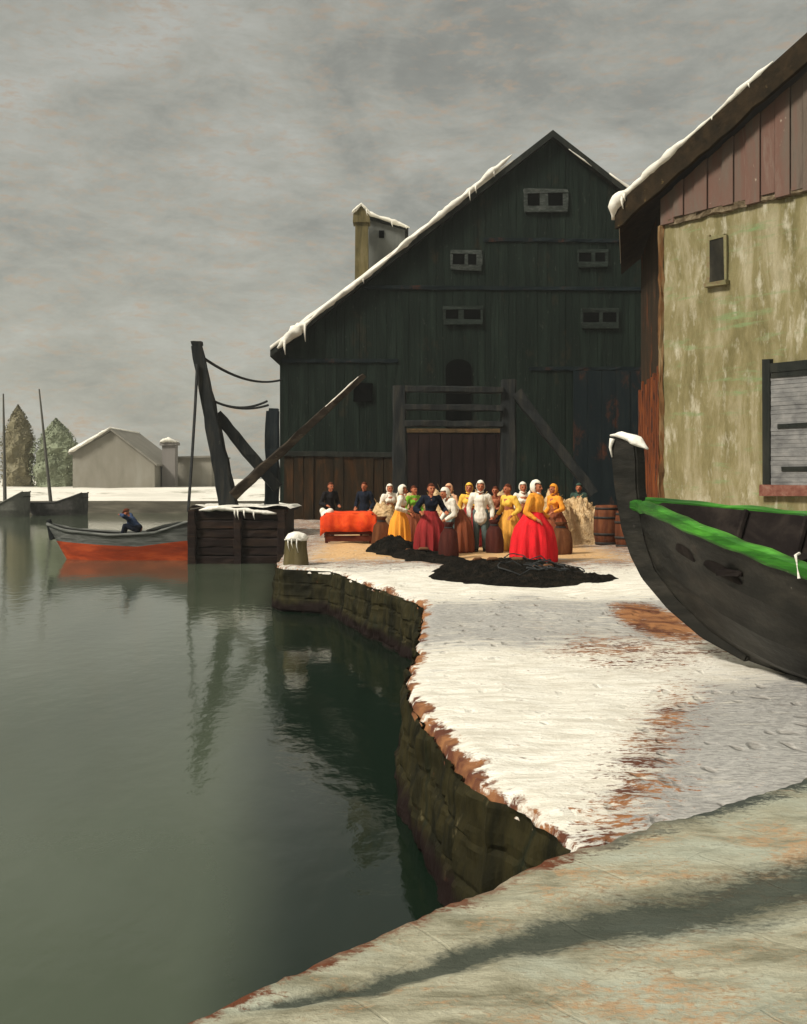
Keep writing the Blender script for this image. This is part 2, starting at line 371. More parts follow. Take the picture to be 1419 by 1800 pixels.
# earth showing through
rimd = mth('MULTIPLY', rng(mth('ABSOLUTE', mth('SUBTRACT', lin, 1.0)), .45, 0), rng(Y, 9.5, 8))
tr1e = mth('MULTIPLY', rng(mth('ABSOLUTE', mth('SUBTRACT', Y, 10.2)), .9, 0), rng(X, .8, 1.8))
ez = mth('MAXIMUM', rimd, tr1e)
ez = mth('MAXIMUM', ez, mth('MULTIPLY', tr3, .95))
at_ = N.new('ShaderNodeAttribute'); at_.attribute_name = 'rim'
def spot(cx, cy, rx, ry):
    a = mth('DIVIDE', mth('SUBTRACT', X, cx), rx); b = mth('DIVIDE', mth('SUBTRACT', Y, cy), ry)
    return rng(mth('ADD', mth('MULTIPLY', a, a), mth('MULTIPLY', b, b)), 1.0, .1)
ez = mth('ADD', mth('MAXIMUM', ez, mth('MULTIPLY', spot(2.2, 10.3, .9, 1.6), .85)), mth('MULTIPLY', spot(3.05, 12.4, .55, 1.9), 2.0))
rimz = mth('MULTIPLY', rng(at_.outputs['Fac'], .20, .0), rng(Y, 20, 14, .4, 1.0)); iso = mth('ADD', mth('MULTIPLY', nz((1, 1, 1), 2.3, 3, .5, 0, (3, 8, 1)), .55), mth('MULTIPLY', nz((1, 1, 1), 13, 5, .7, 0, (1, 4, 2)), .45))
edf = mth('ADD', mth('MULTIPLY', fine, .6), mth('MULTIPLY', stroke, .4))
ef = mth('MAXIMUM', rng(mth('ADD', edf, mth('MULTIPLY', ez, .14)), .595, .66), rng(mth('ADD', iso, mth('MULTIPLY', rimz, .26)), .64, .70))
earth = mix(rng(nz((1, 1, 1), 3, 3), .4, .6), (.10, .030, .013), (.31, .135, .05))
# footprints and ruts trodden into the snow
vo = N.new('ShaderNodeTexVoronoi'); vo.inputs['Scale'].default_value = 3.1; vo.inputs['Randomness'].default_value = 1.0
mpv = N.new('ShaderNodeMapping'); mpv.inputs['Scale'].default_value = (1.7, .8, 1); mpv.inputs['Rotation'].default_value = (0, 0, .5)
wv = N.new('ShaderNodeVectorMath'); wv.operation = 'ADD'; L.new(tc.outputs['Object'], wv.inputs[0]); nv = N.new('ShaderNodeTexNoise'); nv.inputs['Scale'].default_value = 4; L.new(tc.outputs['Object'], nv.inputs['Vector'])
sv = N.new('ShaderNodeVectorMath'); sv.operation = 'SCALE'; sv.inputs['Scale'].default_value = .22; L.new(nv.outputs['Color'], sv.inputs[0]); L.new(sv.outputs[0], wv.inputs[1])
L.new(wv.outputs[0], mpv.inputs['Vector']); L.new(mpv.outputs[0], vo.inputs['Vector'])
foot = mth('MULTIPLY', rng(vo.outputs['Distance'], .26, .14), rng(mth('ADD', tz, mth('SUBTRACT', nz((1, 1, 1), .9, 4, .6, 0, (5, 1, 0)), .5)), -.15, .55))
c1 = mix(mth('MULTIPLY', foot, .35), c1, (.25, .22, .19))
c2 = mix(ef, c1, earth)
# chaff and straw trodden in where the market stands
stw = mth('MULTIPLY', mth('MULTIPLY', rng(Y, 19.5, 22.0), rng(Y, 37, 31)), mth('MULTIPLY', rng(X, -3.0, -1.6), rng(X, 6.0, 4.2)))
stf = rng(mth('ADD', mth('ADD', mth('MULTIPLY', fine, .5), mth('MULTIPLY', stroke, .5)), mth('MULTIPLY', stw, .30)), .66, .74)
c2 = mix(mth('MULTIPLY', stf, stw), c2, mix(rng(fine, .35, .65), (.46, .25, .10), (.72, .48, .24)))
L.new(c2, pb.inputs['Base Color'])
bp = N.new('ShaderNodeBump'); bp.inputs['Strength'].default_value = .8; bp.inputs['Distance'].default_value = .06
L.new(mth('SUBTRACT', mth('ADD', mth('MULTIPLY', stroke, .8), mth('MULTIPLY', fine, .45)), mth('MULTIPLY', foot, .5)), bp.inputs['Height']); L.new(bp.outputs[0], pb.inputs['Normal'])
tag(build('snowy_ground', bm, sm, smooth=True), 'trodden snow over the quay with grey slush and rusty earth showing', 'ground', kind='structure')

# stone quay wall under the snow edge
wall_m = mat('mossy_quay_stone', [(.004, .0045, .0025), (.010, .0095, .004), (.026, .022, .008), (.006, .010, .006)], 2.2, (1, 1, .35), .8, .8, 9,
             fleck=((.12, .10, .05), .64, 6, .1, (1, 1, .5)), fleck2=((.10, .035, .014), .66, 4, .1, (1, 1, 1)), bdist=.05)
qw = thing('quay_wall', 'mossy dark stone quay wall stepping back beside the water', 'wall', (0.2, 10, 0))
def wall_strip(d0, d1, step, zt, zb, off_t, off_b, nzr, amp):
    bm = B(); rows = []; run = 0; last = None
    dl = sorted(set([d0+i*step for i in range(int((d1-d0)/step)+1)]+[a for a, _ in EDGE if d0 <= a <= d1]+[d1]))
    for d in dl:
        t = edge_pt(min(d+.22, d1))-edge_pt(max(d-.22, d0)); t.z = 0; t.normalize()
        nrm = Vector((-t.y, t.x, 0))
        p = edge_pt(d); col = []
        if last is not None: run += (p-last).length
        last = p
        for k in range(nzr+1):
            f = k/nzr; z = lerp(zt, zb, f); o = lerp(off_t, off_b, f)
            row = int((zt-z+.09*n3(run*.8, 5))/.27); w = .78+.25*(row % 2); c = run/w+row*.43; ci = math.floor(c); fr = c-ci; fz = ((zt-z+.09*n3(run*.8, 5))/.27) % 1
            o += .03*n3(ci*3.7, row*5.1, 2)
            if min(fr, 1-fr)*w < .03 or min(fz, 1-fz)*.27 < .022: o -= .018+.02*n3(run*1.3, z*2)
            j = amp*(n3(d*1.6, z*3.5, 3)+.6*n3(run*5, z*8, 7))
            if k == 0: j = 0; o = off_t
            q = p+nrm*(o+j); col.append(bm.verts.new((q.x, q.y, z)))
        rows.append(col)
    for a, b in zip(rows, rows[1:]):
        for k in range(nzr): bm.faces.new((a[k], a[k+1], b[k+1], b[k]))
    bmesh.ops.recalc_face_normals(bm, faces=bm.faces)
    return bm
nt = wall_m.node_tree; N = nt.nodes; L = nt.links      # wet tide mark low on the stones
pb = N['Principled BSDF']; src = pb.inputs['Base Color'].links[0].from_socket
tcw = N.new('ShaderNodeTexCoord'); spw = N.new('ShaderNodeSeparateXYZ'); L.new(tcw.outputs['Object'], spw.inputs[0])
nzw = N.new('ShaderNodeTexNoise'); nzw.inputs['Scale'].default_value = 2.5; L.new(tcw.outputs['Object'], nzw.inputs['Vector'])
ma = N.new('ShaderNodeMath'); ma.operation = 'MULTIPLY_ADD'; L.new(nzw.outputs['Fac'], ma.inputs[0]); ma.inputs[1].default_value = .22; L.new(spw.outputs['Z'], ma.inputs[2])
mr = N.new('ShaderNodeMapRange'); mr.inputs['From Min'].default_value = .24; mr.inputs['From Max'].default_value = .34; L.new(ma.outputs[0], mr.inputs['Value'])
mxw = N.new('ShaderNodeMix'); mxw.data_type = 'RGBA'; L.new(mr.outputs[0], mxw.inputs['Factor']); mxw.inputs['A'].default_value = (.009, .005, .004, 1); L.new(src, mxw.inputs['B'])
L.new(mxw.outputs['Result'], pb.inputs['Base Color'])
build('stone_face', wall_strip(4.62, 20.6, .04, QZ+.004, -.6, .012, .14, 44, .045), wall_m, qw)
build('stone_face', wall_strip(20.6, 36, .10, QZ+.004, -.6, .012, .14, 20, .03), wall_m, qw)

# near bank: pale paved edge with a gutter, a kerb step above the snow
A0 = Vector(((300-CX)/F*3.09, 3.09)); A1 = Vector((.763, 4.57)); A2 = Vector((2.21, 5.60))
dirA = (A1-A0).normalized(); dirB = (A2-A1).normalized()
Lp = [A0-dirA*5, A0-dirA*2.5, A0-dirA*1, A0]+[A0.lerp(A1, i/10) for i in range(1, 11)]+[A1.lerp(A2, i/10) for i in range(1, 11)]+[A2+dirB*.35]
inward = Vector((.72, -.69))           # towards the camera side
bank_m = bpy.data.materials.new('frosted_bank_paving'); bank_m.use_nodes = True
nt = bank_m.node_tree; N = nt.nodes; L = nt.links; pb = N['Principled BSDF']; pb.inputs['Roughness'].default_value = .9; pb.inputs['Specular IOR Level'].default_value = .2
tc = N.new('ShaderNodeTexCoord'); sep = N.new('ShaderNodeSeparateXYZ'); L.new(tc.outputs['Object'], sep.inputs[0]); X, Y = sep.outputs['X'], sep.outputs['Y']
s1 = nz((1, 3.4, 1), 2.4, 8, .7, -.55); s2 = nz((1, 2, 1), 1.0, 4, .6, -.5, (4, 2, 0)); s3 = nz((1, 1.6, 1), 26, 5, .75, -.5); s4 = nz((1, 2.2, 1), 1.7, 7, .7, -.55, (9, 5, 0))
c = mix(rng(s1, .36, .64), (.17, .16, .105), (.45, .43, .32))
c = mix(rng(s2, .50, .66, 0, .8), c, (.40, .425, .345))
c = mix(mth('MULTIPLY', rng(mth('ADD', mth('MULTIPLY', s4, .6), mth('MULTIPLY', s3, .4)), .515, .60), .75), c, (.42, .25, .125))
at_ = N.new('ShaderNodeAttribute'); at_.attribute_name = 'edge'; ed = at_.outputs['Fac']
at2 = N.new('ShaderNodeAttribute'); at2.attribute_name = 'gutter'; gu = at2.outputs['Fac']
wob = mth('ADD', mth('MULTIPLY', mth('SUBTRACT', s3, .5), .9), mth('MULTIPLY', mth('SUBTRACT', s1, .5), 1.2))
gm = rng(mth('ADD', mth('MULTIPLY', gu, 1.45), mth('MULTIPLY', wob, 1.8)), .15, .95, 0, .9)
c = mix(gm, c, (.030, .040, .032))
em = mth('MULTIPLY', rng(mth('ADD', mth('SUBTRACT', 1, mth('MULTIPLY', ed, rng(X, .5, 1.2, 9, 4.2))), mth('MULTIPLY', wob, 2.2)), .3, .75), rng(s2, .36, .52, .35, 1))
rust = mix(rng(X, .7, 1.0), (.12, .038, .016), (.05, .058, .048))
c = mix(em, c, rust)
bk = N.new('ShaderNodeTexBrick'); bk.inputs['Scale'].default_value = 1; bk.inputs['Mortar Size'].default_value = .008; bk.inputs['Mortar Smooth'].default_value = .6; bk.inputs['Brick Width'].default_value = .95; bk.inputs['Row Height'].default_value = .46
bk.inputs['Color1'].default_value = (1, 1, 1, 1); bk.inputs['Color2'].default_value = (.86, .86, .86, 1); bk.inputs['Mortar'].default_value = (.45, .45, .42, 1)
mpk = N.new('ShaderNodeMapping'); mpk.inputs['Rotation'].default_value = (0, 0, R(-38)); L.new(tc.outputs['Object'], mpk.inputs['Vector'])
wv = N.new('ShaderNodeVectorMath'); wv.operation = 'ADD'; L.new(mpk.outputs[0], wv.inputs[0])
nv = N.new('ShaderNodeTexNoise'); nv.inputs['Scale'].default_value = 5; L.new(tc.outputs['Object'], nv.inputs['Vector'])
sv = N.new('ShaderNodeVectorMath'); sv.operation = 'SCALE'; sv.inputs['Scale'].default_value = .05; L.new(nv.outputs['Color'], sv.inputs[0]); L.new(sv.outputs[0], wv.inputs[1]); L.new(wv.outputs[0], bk.inputs['Vector'])
mb = N.new('ShaderNodeMix'); mb.data_type = 'RGBA'; mb.blend_type = 'MULTIPLY'; L.new(rng(s2, .50, .68, .0, .3), mb.inputs['Factor']); L.new(c, mb.inputs['A']); L.new(bk.outputs['Color'], mb.inputs['B']); c = mb.outputs['Result']
L.new(c, pb.inputs['Base Color'])
bp = N.new('ShaderNodeBump'); bp.inputs['Strength'].default_value = .9; bp.inputs['Distance'].default_value = .02
L.new(mth('SUBTRACT', mth('ADD', s1, mth('MULTIPLY', s3, .7)), mth('MULTIPLY', bk.outputs['Fac'], .15)), bp.inputs['Height']); L.new(bp.outputs[0], pb.inputs['Normal'])
bm = B(); rows = []
offs = [0, .02]+[.02+.06*i for i in range(1, 40)]+[3.2, 4.5]
def bp_(px, py, z=BZ):
    dd = (EYE-z)*F/(py-HY); return Vector((gx(px, dd), dd))
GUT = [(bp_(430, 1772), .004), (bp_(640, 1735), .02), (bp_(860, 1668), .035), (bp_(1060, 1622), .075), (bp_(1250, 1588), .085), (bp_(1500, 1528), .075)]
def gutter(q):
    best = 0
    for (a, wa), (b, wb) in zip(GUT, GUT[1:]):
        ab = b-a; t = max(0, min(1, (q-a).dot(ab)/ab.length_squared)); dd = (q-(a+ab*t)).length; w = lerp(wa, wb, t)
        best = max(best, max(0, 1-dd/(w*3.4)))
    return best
bm = B(); rows = []; edl = bm.verts.layers.float.new('edge'); gul = bm.verts.layers.float.new('gutter')
offs = [0, .02]+[.02+.028*i for i in range(1, 75)]+[2.6, 3.2, 4.5]
Lp = [A0-dirA*5, A0-dirA*2.5, A0-dirA*1.6]+[A0-dirA*(1.2-.04*i) for i in range(30)]+[A0.lerp(A1, i/50) for i in range(0, 51)]+[A1.lerp(A2, i/45) for i in range(1, 46)]+[A2+dirB*.35]
for p in Lp:
    row = [bm.verts.new((p.x, p.y, -.6)), bm.verts.new((p.x-.0, p.y, BZ-.05))]
    for o in offs:
        q = p+inward*o
        w = .018*n3(q.x*2.2, q.y*2.2, 1)+.008*n3(q.x*7, q.y*7, 4)
        gg = gutter(q); z = BZ+w-.022*gg
        if o == 0: z = BZ-.02
        jj = .022*n3(q.x*7, q.y*7)+.012*n3(q.x*25, q.y*25)
        v_ = bm.verts.new((q.x+jj, q.y-jj, z)); v_[edl] = o; v_[gul] = gg; row.append(v_)
    rows.append(row)
for a, b in zip(rows, rows[1:]):
    for k in range(len(a)-1): bm.faces.new((a[k], b[k], b[k+1], a[k+1]))
bmesh.ops.recalc_face_normals(bm, faces=bm.faces)
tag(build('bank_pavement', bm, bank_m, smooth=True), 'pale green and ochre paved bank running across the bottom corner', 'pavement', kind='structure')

# ------------------------------------------------------------------ big dark warehouse
WD = 42.0
def wp(px, py, d=WD): return at(px, py, d)
xl = gx(492, WD); pk = wp(970, 240); xr = 2*pk.x-xl; ez = gz(612, WD)
def roof_z(x): return pk.z-(abs(x-pk.x))*(pk.z-ez)/(pk.x-xl)
wh = thing('warehouse', 'tall black tarred warehouse with snow along its steep left roof edge', 'warehouse', (pk.x, WD, QZ))
bm = B()
x = xl                                       # upright tarred boards of uneven width, some a little sprung
rnd = random.Random(5)
while x < xr-.02:
    w = rnd.uniform(.24, .46); x1 = min(xr, x+w)
    if x < pk.x < x1: x1 = pk.x
    off = rnd.uniform(-.010, .010); n = 26
    L_ = []
    for jz in range(n+1):
        f = jz/n; row = []
        for xx, e in ((x+.003, .014), (x+.012, 0), (x1-.012, 0), (x1-.003, .014)):
            z = lerp(QZ-.1, roof_z(xx)-.1, f)
            row.append(bm.verts.new((xx+.006*n3(z*.9, x, 3), WD+off+e+.012*n3(x*3.1, z*.5, 2), z)))
        L_.append(row)
    for a, b in zip(L_, L_[1:]):
        for k in range(3): bm.faces.new((a[k], a[k+1], b[k+1], b[k]))
    x = x1
prism(bm, [(xl, WD+.06, QZ-.1), (xr, WD+.06, QZ-.1), (xr, WD+.06, ez-.12), (pk.x, WD+.06, pk.z-.12), (xl, WD+.06, ez-.12)], (0, .1, 0))
build('gable_wall', bm, M['tarred'], wh)
bm = B(); prism(bm, [(xl+.02, WD+.15, QZ-.1), (xl+.02, WD+22, QZ-.1), (xl+.02, WD+22, ez-.15), (xl+.02, WD+.15, ez-.15)], (.4, 0, 0))
build('side_wall', bm, M['tarred'], wh); bm = B()
prism(bm, [(xr-.42, WD+.15, QZ-.1), (xr-.42, WD+22, QZ-.1), (xr-.42, WD+22, ez-.15), (xr-.42, WD+.15, ez-.15)], (.4, 0, 0))
build('side_wall', bm, M['tarred'], wh)
bm = B()
for sgn in (-1, 1):
    xe = pk.x+sgn*(pk.x-xl+.35); zE = roof_z(xe)
    prism(bm, [(xe, WD-.35, zE-.12), (pk.x, WD-.35, pk.z-.12), (pk.x, WD-.35, pk.z+.16), (xe, WD-.35, zE+.16)], (0, 22.5, 0))
roof = build('roof', bm, M['tarred_dark'], wh)
bm = B()                                   # snow lying on the slopes
for (sgn, t1) in ((-1, .86), (1, .80)):
    n = 26; top = []; bot = []
    for i in range(n+1):
        t = i/n*t1
        x = pk.x+sgn*(pk.x-xl+.35)*(1-t)
        z = roof_z(x)
        h = (.14+.12*n3(x*.9, 3, sgn))*min(1, (n-i)/3+.1)
        bot.append((x, z+.14)); top.append((x, z+.17+max(.03, h)))
    prism(bm, [(x, WD-.38, z) for x, z in bot]+[(x, WD-.38, z) for x, z in top[::-1]], (0, 22.4, 0))
rs = [(492, 607), (560, 549), (650, 480), (735, 410), (820, 342), (900, 272)]
snow_ridge(bm, [wp(a, b, WD-.36) for a, b in rs], .13, 4, .8, 10, .16, (.2, .45))
snow_ridge(bm, [wp(488, 612, WD-.4), wp(510, 590, WD-.4), wp(545, 562, WD-.4)], .21, 2, .9, 10, .12, (.4, .8))
snow_ridge(bm, [wp(1000, 262, WD-.36), wp(1040, 292, WD-.36)], .05, 0)
build('snow', bm, M['snow_far'], roof, True)
# chimney and dormer standing on the left slope
cd = WD+1.6
cx0, cx1 = gx(624, cd), gx(648, cd); zb = roof_z(cx0)-.3
bm = B(); prism(bm, [(cx0, cd-.3, zb), (cx1, cd-.3, zb), (cx1-.02, cd-.3, gz(392, cd)), (cx0+.03, cd-.3, gz(392, cd))], (0, .6, 0))
bmesh.ops.subdivide_edges(bm, edges=bm.edges, cuts=3)
for v in bm.verts: v.co += Vector((.03*n3(v.co.z*2, v.co.x, 1), 0, 0))
ch = build('chimney', bm, M['ochre'], wh)
bm = B(); mx = (cx0+cx1)/2
prism(bm, [(cx0-.07, cd-.4, gz(394, cd)), (cx1+.07, cd-.4, gz(394, cd)), (cx1+.05, cd-.4, gz(382, cd)), (mx, cd-.4, gz(366, cd)), (cx0-.05, cd-.4, gz(380, cd))], (0, .8, 0))
build('cap', bm, M['ochre'], ch)
bm = B(); snow_ridge(bm, [(cx0-.1, cd-.42, gz(379, cd)), (mx, cd-.42, gz(363, cd)), (cx1+.12, cd-.42, gz(381, cd))], .09, 2, .7, 8, .06, (.1, .3))
build('snow', bm, M['snow_far'], ch, True)
dd = WD+2.4
bm = B(); x0, x1 = gx(648, dd), gx(712, dd)
prism(bm, [(x0, dd, roof_z(x0)-.2), (x1, dd, roof_z(x1)-.2), (x1, dd, gz(404, dd)), (x0, dd, gz(384, dd))], (0, 1.6, 0))
dm = build('dormer', bm, M['grey_plaster'], wh)
bm = B()
prism(bm, [(x0-.15, dd-.2, gz(384, dd)), (x1+.15, dd-.2, gz(406, dd)), (x1+.15, dd-.2, gz(402, dd)), (x0-.15, dd-.2, gz(379, dd))], (0, 2, 0))
build('dormer_roof', bm, M['tarred_dark'], dm)
bm = B(); snow_ridge(bm, [(x0-.12, dd-.22, gz(376, dd)), ((x0+x1)/2, dd-.22, gz(388, dd)), (x1+.2, dd-.22, gz(402, dd))], .12, 2, .7, 8, .08, (.1, .3))
build('snow', bm, M['snow_far'], dm, True)
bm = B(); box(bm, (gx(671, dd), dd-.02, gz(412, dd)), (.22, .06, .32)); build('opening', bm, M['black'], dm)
# string courses
bm = B()
for (a, b, y, y2) in ((850, 1150, 421, 424), (640, 1330, 505, 509), (496, 700, 634, 634), (930, 1180, 648, 648)):
    beam(bm, wp(a, y, WD-.03), wp(b, y2, WD-.03), .08, .15, None, 20, .02)
build('string_course', bm, M['teal_dark'], wh)
# paired windows
for (x0, x1, y0, y1, fr, dark) in ((921, 999, 332, 373, 'grey_frame', ((928, 949), (964, 990))), (792, 848, 440, 475, 'grey_frame', ((796, 817), (823, 838))),
                                    (1016, 1070, 438, 470, 'dark_frame', ((1018, 1040), (1047, 1064))), (779, 849, 538, 570, 'dark_frame', ((784, 806), (816, 845))),
                                    (1022, 1088, 542, 577, 'dark_frame', ((1026, 1054), (1060, 1084)))):
    bm = B(); yc = (y0+y1)/2; d0 = WD-.10
    X0, X1, Z0, Z1 = gx(x0, d0), gx(x1, d0), gz(y1, d0), gz(y0, d0)
    xs = [X0]
    for a, b in dark: xs += [gx(a, d0), gx(b, d0)]
    xs.append(X1)
    zi0, zi1 = lerp(Z0, Z1, .28), lerp(Z0, Z1, .82)
    for i in (0, 2, 4): box(bm, ((xs[i]+xs[i+1])/2, d0+.05, (zi0+zi1)/2), (xs[i+1]-xs[i], .07, zi1-zi0), None, .012)
    box(bm, ((X0+X1)/2, d0+.046, (zi1+Z1)/2), (X1-X0, .08, Z1-zi1), None, .03)
    box(bm, ((X0+X1)/2, d0+.03, (zi0+Z0)/2), (X1-X0-.05, .12, zi0-Z0), None, .03)
    w = build('window', bm, M[fr], wh)
    for a, b in dark:
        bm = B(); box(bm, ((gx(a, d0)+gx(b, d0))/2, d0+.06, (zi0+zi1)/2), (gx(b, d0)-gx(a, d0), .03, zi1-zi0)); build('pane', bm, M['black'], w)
# arched loading hatch, door, brown planked lean-to, blue-black doors
d0 = WD-.08
def arch(bm, x0, x1, y0, y1, d, th):
    X0, X1 = gx(x0, d), gx(x1, d); r = (X1-X0)/2; zt = gz(y0, d); poly = [(X0, d, gz(y1, d)), (X1, d, gz(y1, d)), (X1, d, zt-r*.7)]
    for i in range(1, 8):
        a = math.pi*i/8; poly.append(((X0+X1)/2+r*math.cos(a), d, zt-r*.7+r*.7*math.sin(a)))
    poly.append((X0, d, zt-r*.7)); prism(bm, poly, (0, th, 0))
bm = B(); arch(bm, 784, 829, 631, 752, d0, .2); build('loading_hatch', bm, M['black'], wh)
bm = B(); box(bm, (gx(805, d0), d0-.03, gz(757, d0)), (gx(895, d0)-gx(712, d0), .12, .14), None, .02)
lin = build('door_lintel', bm, mat('ochre_lintel', [(.03, .02, .01), (.07, .045, .02), (.12, .07, .03)], 5), wh)
bm = B()
for i in range(9):
    a, b = gx(lerp(716, 892, i/9), d0), gx(lerp(716, 892, (i+1)/9), d0)
    box(bm, ((a+b)/2, d0-.01+.012*(i % 2), (gz(762, d0)+QZ)/2), (b-a-.02, .1, gz(762, d0)-QZ), None, .008)
dr = build('door', bm, M['maroon_dark'], wh)
bm = B()
for i in range(11):
    a, b = gx(lerp(500, 692, i/11), d0), gx(lerp(500, 692, (i+1)/11), d0)
    box(bm, ((a+b)/2, d0-.05-.02*(i % 3), (gz(802-4*(i % 2), d0)+QZ)/2), (b-a-.015, .22, gz(802, d0)-QZ), None, .02)
build('plank_panel', bm, M['rust_boards'], wh)
bm = B(); beam(bm, (gx(496, d0), d0-.18, gz(797, d0)), (gx(694, d0), d0-.18, gz(800, d0)), .16, .2); build('panel_rail', bm, M['tarred_dark'], wh)
bm = B()
for i in range(7):
    a, b = gx(lerp(1008, 1180, i/7), d0), gx(lerp(1008, 1180, (i+1)/7), d0)
    box(bm, ((a+b)/2, d0-.02-.02*(i % 2), (gz(652, d0)+QZ)/2), (b-a-.01, .16, gz(652, d0)-QZ), None, .01)
build('big_door', bm, M['teal_dark'], wh)
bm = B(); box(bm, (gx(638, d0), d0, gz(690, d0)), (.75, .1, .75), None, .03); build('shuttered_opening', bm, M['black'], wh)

# timber hoisting frame before the doors
gd = 38.0
gf = thing('hoist_frame', 'dark timber frame with crossbeams and slanting prop before the warehouse doors', 'timber frame', (gx(800, gd), gd, QZ))
for px, w in ((702, .55), (893, .6)):
    bm = B(); beam(bm, (gx(px, gd), gd, QZ), at(px+1, 668 if px > 800 else 678, gd), w, .5, w*.9, 8, .025); build('post', bm, M['timber'], gf)
for y, w in ((684, .40), (716, .36), (744, .30)):
    bm = B(); beam(bm, at(712, y, gd-.22), at(884, y+2, gd-.22), w, .22, None, 8, .02); build('crossbeam', bm, M['timber'], gf)
bm = B(); beam(bm, at(908, 690, gd-.05), (gx(1042, gd), gd-.3, gz(868, gd)), .62, .4, .5, 8, .03); build('prop', bm, M['timber'], gf)
bm = B(); box(bm, (gx(800, gd), gd+.3, QZ+.03), (.3, .3, .2)); build('sill_block', bm, M['timber'], gf)

# ------------------------------------------------------------------ old house on the right
C0 = Vector((6.07, 24.0, 0)); dF = Vector((.607, -.794, 0)); nF = Vector((-.794, -.607, 0)); eB = Vector((.215, .977, 0))
def hs(px):
    t = (px-CX)/F; return (24*t-6.07)/(.607+.794*t)
def hp(px, py, out=0.0):
    s = hs(px); p = C0+dF*s+nF*out; return Vector((p.x, p.y, gz(py, p.y)))
def hw(s, z, out=0.0):
    p = C0+dF*s+nF*out; return Vector((p.x, p.y, z))
SLOPE = .481; ZE = 9.09; PKS = 7.0
def rz(s): return ZE+(min(s, 2*PKS-s)+.995)*SLOPE
hb = thing('old_house', 'old olive plastered house with boarded gable and snowy overhanging roof', 'house', C0+Vector((0, 0, QZ)))
def plate(s0, s1, zf0, zf1, ns, nzz, amp, out=0.0):
    bm = B(); g = []
    for i in range(ns+1):
        s = lerp(s0, s1, i/ns); z0, z1 = zf0(s), zf1(s)
        g.append([bm.verts.new(hw(s, lerp(z0, z1, j/nzz), out+amp*n3(s*1.3, lerp(z0, z1, j/nzz)*1.3, 4)+amp*.5*n3(s*4, j*.9, 2))) for j in range(nzz+1)])
    for a, b in zip(g, g[1:]):
        for j in range(nzz): bm.faces.new((a[j], b[j], b[j+1], a[j+1]))
    return bm
def base_line(s): return 8.60+.0*s
build('front_wall', plate(0, 14, lambda s: QZ-.2, lambda s: base_line(s)-.06, 110, 70, .035), M['olive_wall'], hb, True)
bm = B()                                     # boarded gable, each board a little different
s = .02; k = 0
while s < 13.95:
    w = random.uniform(.26, .4); e = min(13.98, s+w-.025)
    o = .10+.03*(k % 2)+random.uniform(0, .015)
    zb0 = base_line(s)-.06+random.uniform(-.10, .05)
    if s < PKS < e: e = PKS
    prism(bm, [hw(s, zb0, o), hw(e, zb0, o), hw(e, rz(e)-.5, o), hw(s, rz(s)-.5, o)], -nF*.14); s = e+.02; k += 1
build('gable_boarding', bm, M['gable_boards'], hb)
bm = B(); beam(bm, hw(.25, 8.5, .03), hw(6.5, 8.54, .03), .12, .14, None, 30, .03); build('gable_beam', bm, mat('frayed_dark_beam', [(.05, .035, .02), (.12, .09, .055), (.26, .21, .14)], 6), hb)
SB = Vector((7.05, 30.4, 0))
bm = B(); pr = [Vector((C0.x+.03, C0.y+.03, QZ-.2)), Vector((SB.x, SB.y, QZ-.2)), Vector((SB.x, SB.y, 9.1)), Vector((C0.x+.03, C0.y+.03, 9.1))]
prism(bm, pr, (.35, .05, 0)); build('side_wall', bm, M['side_dark'], hb)
bm = B(); k = 0; dS = SB-Vector((C0.x, C0.y, 0)); LS = dS.length; dS.normalize()
while k*.3 < LS-.1:
    a = Vector((C0.x, C0.y, 0))+dS*(k*.3+.02); b = a+dS*.27; o = Vector((-.05-.02*(k % 2), .012, 0)); zt_ = 5.1+.5*n3(k*.7, 2)
    prism(bm, [a+o+Vector((0, 0, QZ-.1)), b+o+Vector((0, 0, QZ-.1)), b+o+Vector((0, 0, zt_)), a+o+Vector((0, 0, zt_))], (.12, 0, 0)); k += 1
build('lower_boarding', bm, mat('rust_red_boards', [(.05, .020, .011), (.15, .042, .015), (.28, .085, .024)], 2.2, (1, 1, .4), .85, .5, fleck=((.010, .016, .018), .54, 2.4, .12, (1, 1, .5))), hb)
far = C0+dF*13.9
bm = B(); prism(bm, [Vector((far.x, far.y, QZ-.2)), Vector((far.x+.45, far.y+6.4, QZ-.2)), Vector((far.x+.45, far.y+6.4, 9.1)), Vector((far.x, far.y, 9.1))], (-.3, 0, 0))
build('end_wall', bm, M['side_dark'], hb); bm = B()
prism(bm, [Vector((SB.x, SB.y, QZ-.2)), Vector((far.x+.4, far.y+6.45, QZ-.2)), Vector((far.x+.4, far.y+6.45, 9.1)), Vector((SB.x, SB.y, 9.1))], (0, -.3, 0))
build('rear_wall', bm, M['side_dark'], hb)
bm = B()
for (sa, sb) in ((-1.0, PKS), (PKS, 15.0)):
    prism(bm, [hw(sa, rz(sa)-.30, .36), hw(sb, rz(sb)-.30, .36), hw(sb, rz(sb)-.02, .36), hw(sa, rz(sa)-.02, .36)], eB*6.9)
rf = build('roof', bm, M['rake'], hb)
bm = B()                                      # deep bargeboard
n = 30
for (sa, sb) in ((-1.02, PKS), (PKS, 15.02)):
    lo = []; hi = []
    for i in range(n+1):
        s = lerp(sa, sb, i/n); hi.append(hw(s, rz(s)+.02, .40)); lo.append(hw(s, rz(s)-.56-.09*n3(s*2, 3), .40))
    prism(bm, lo+hi[::-1], nF*.10)
build('bargeboard', bm, M['rake'], rf)
bm = B()
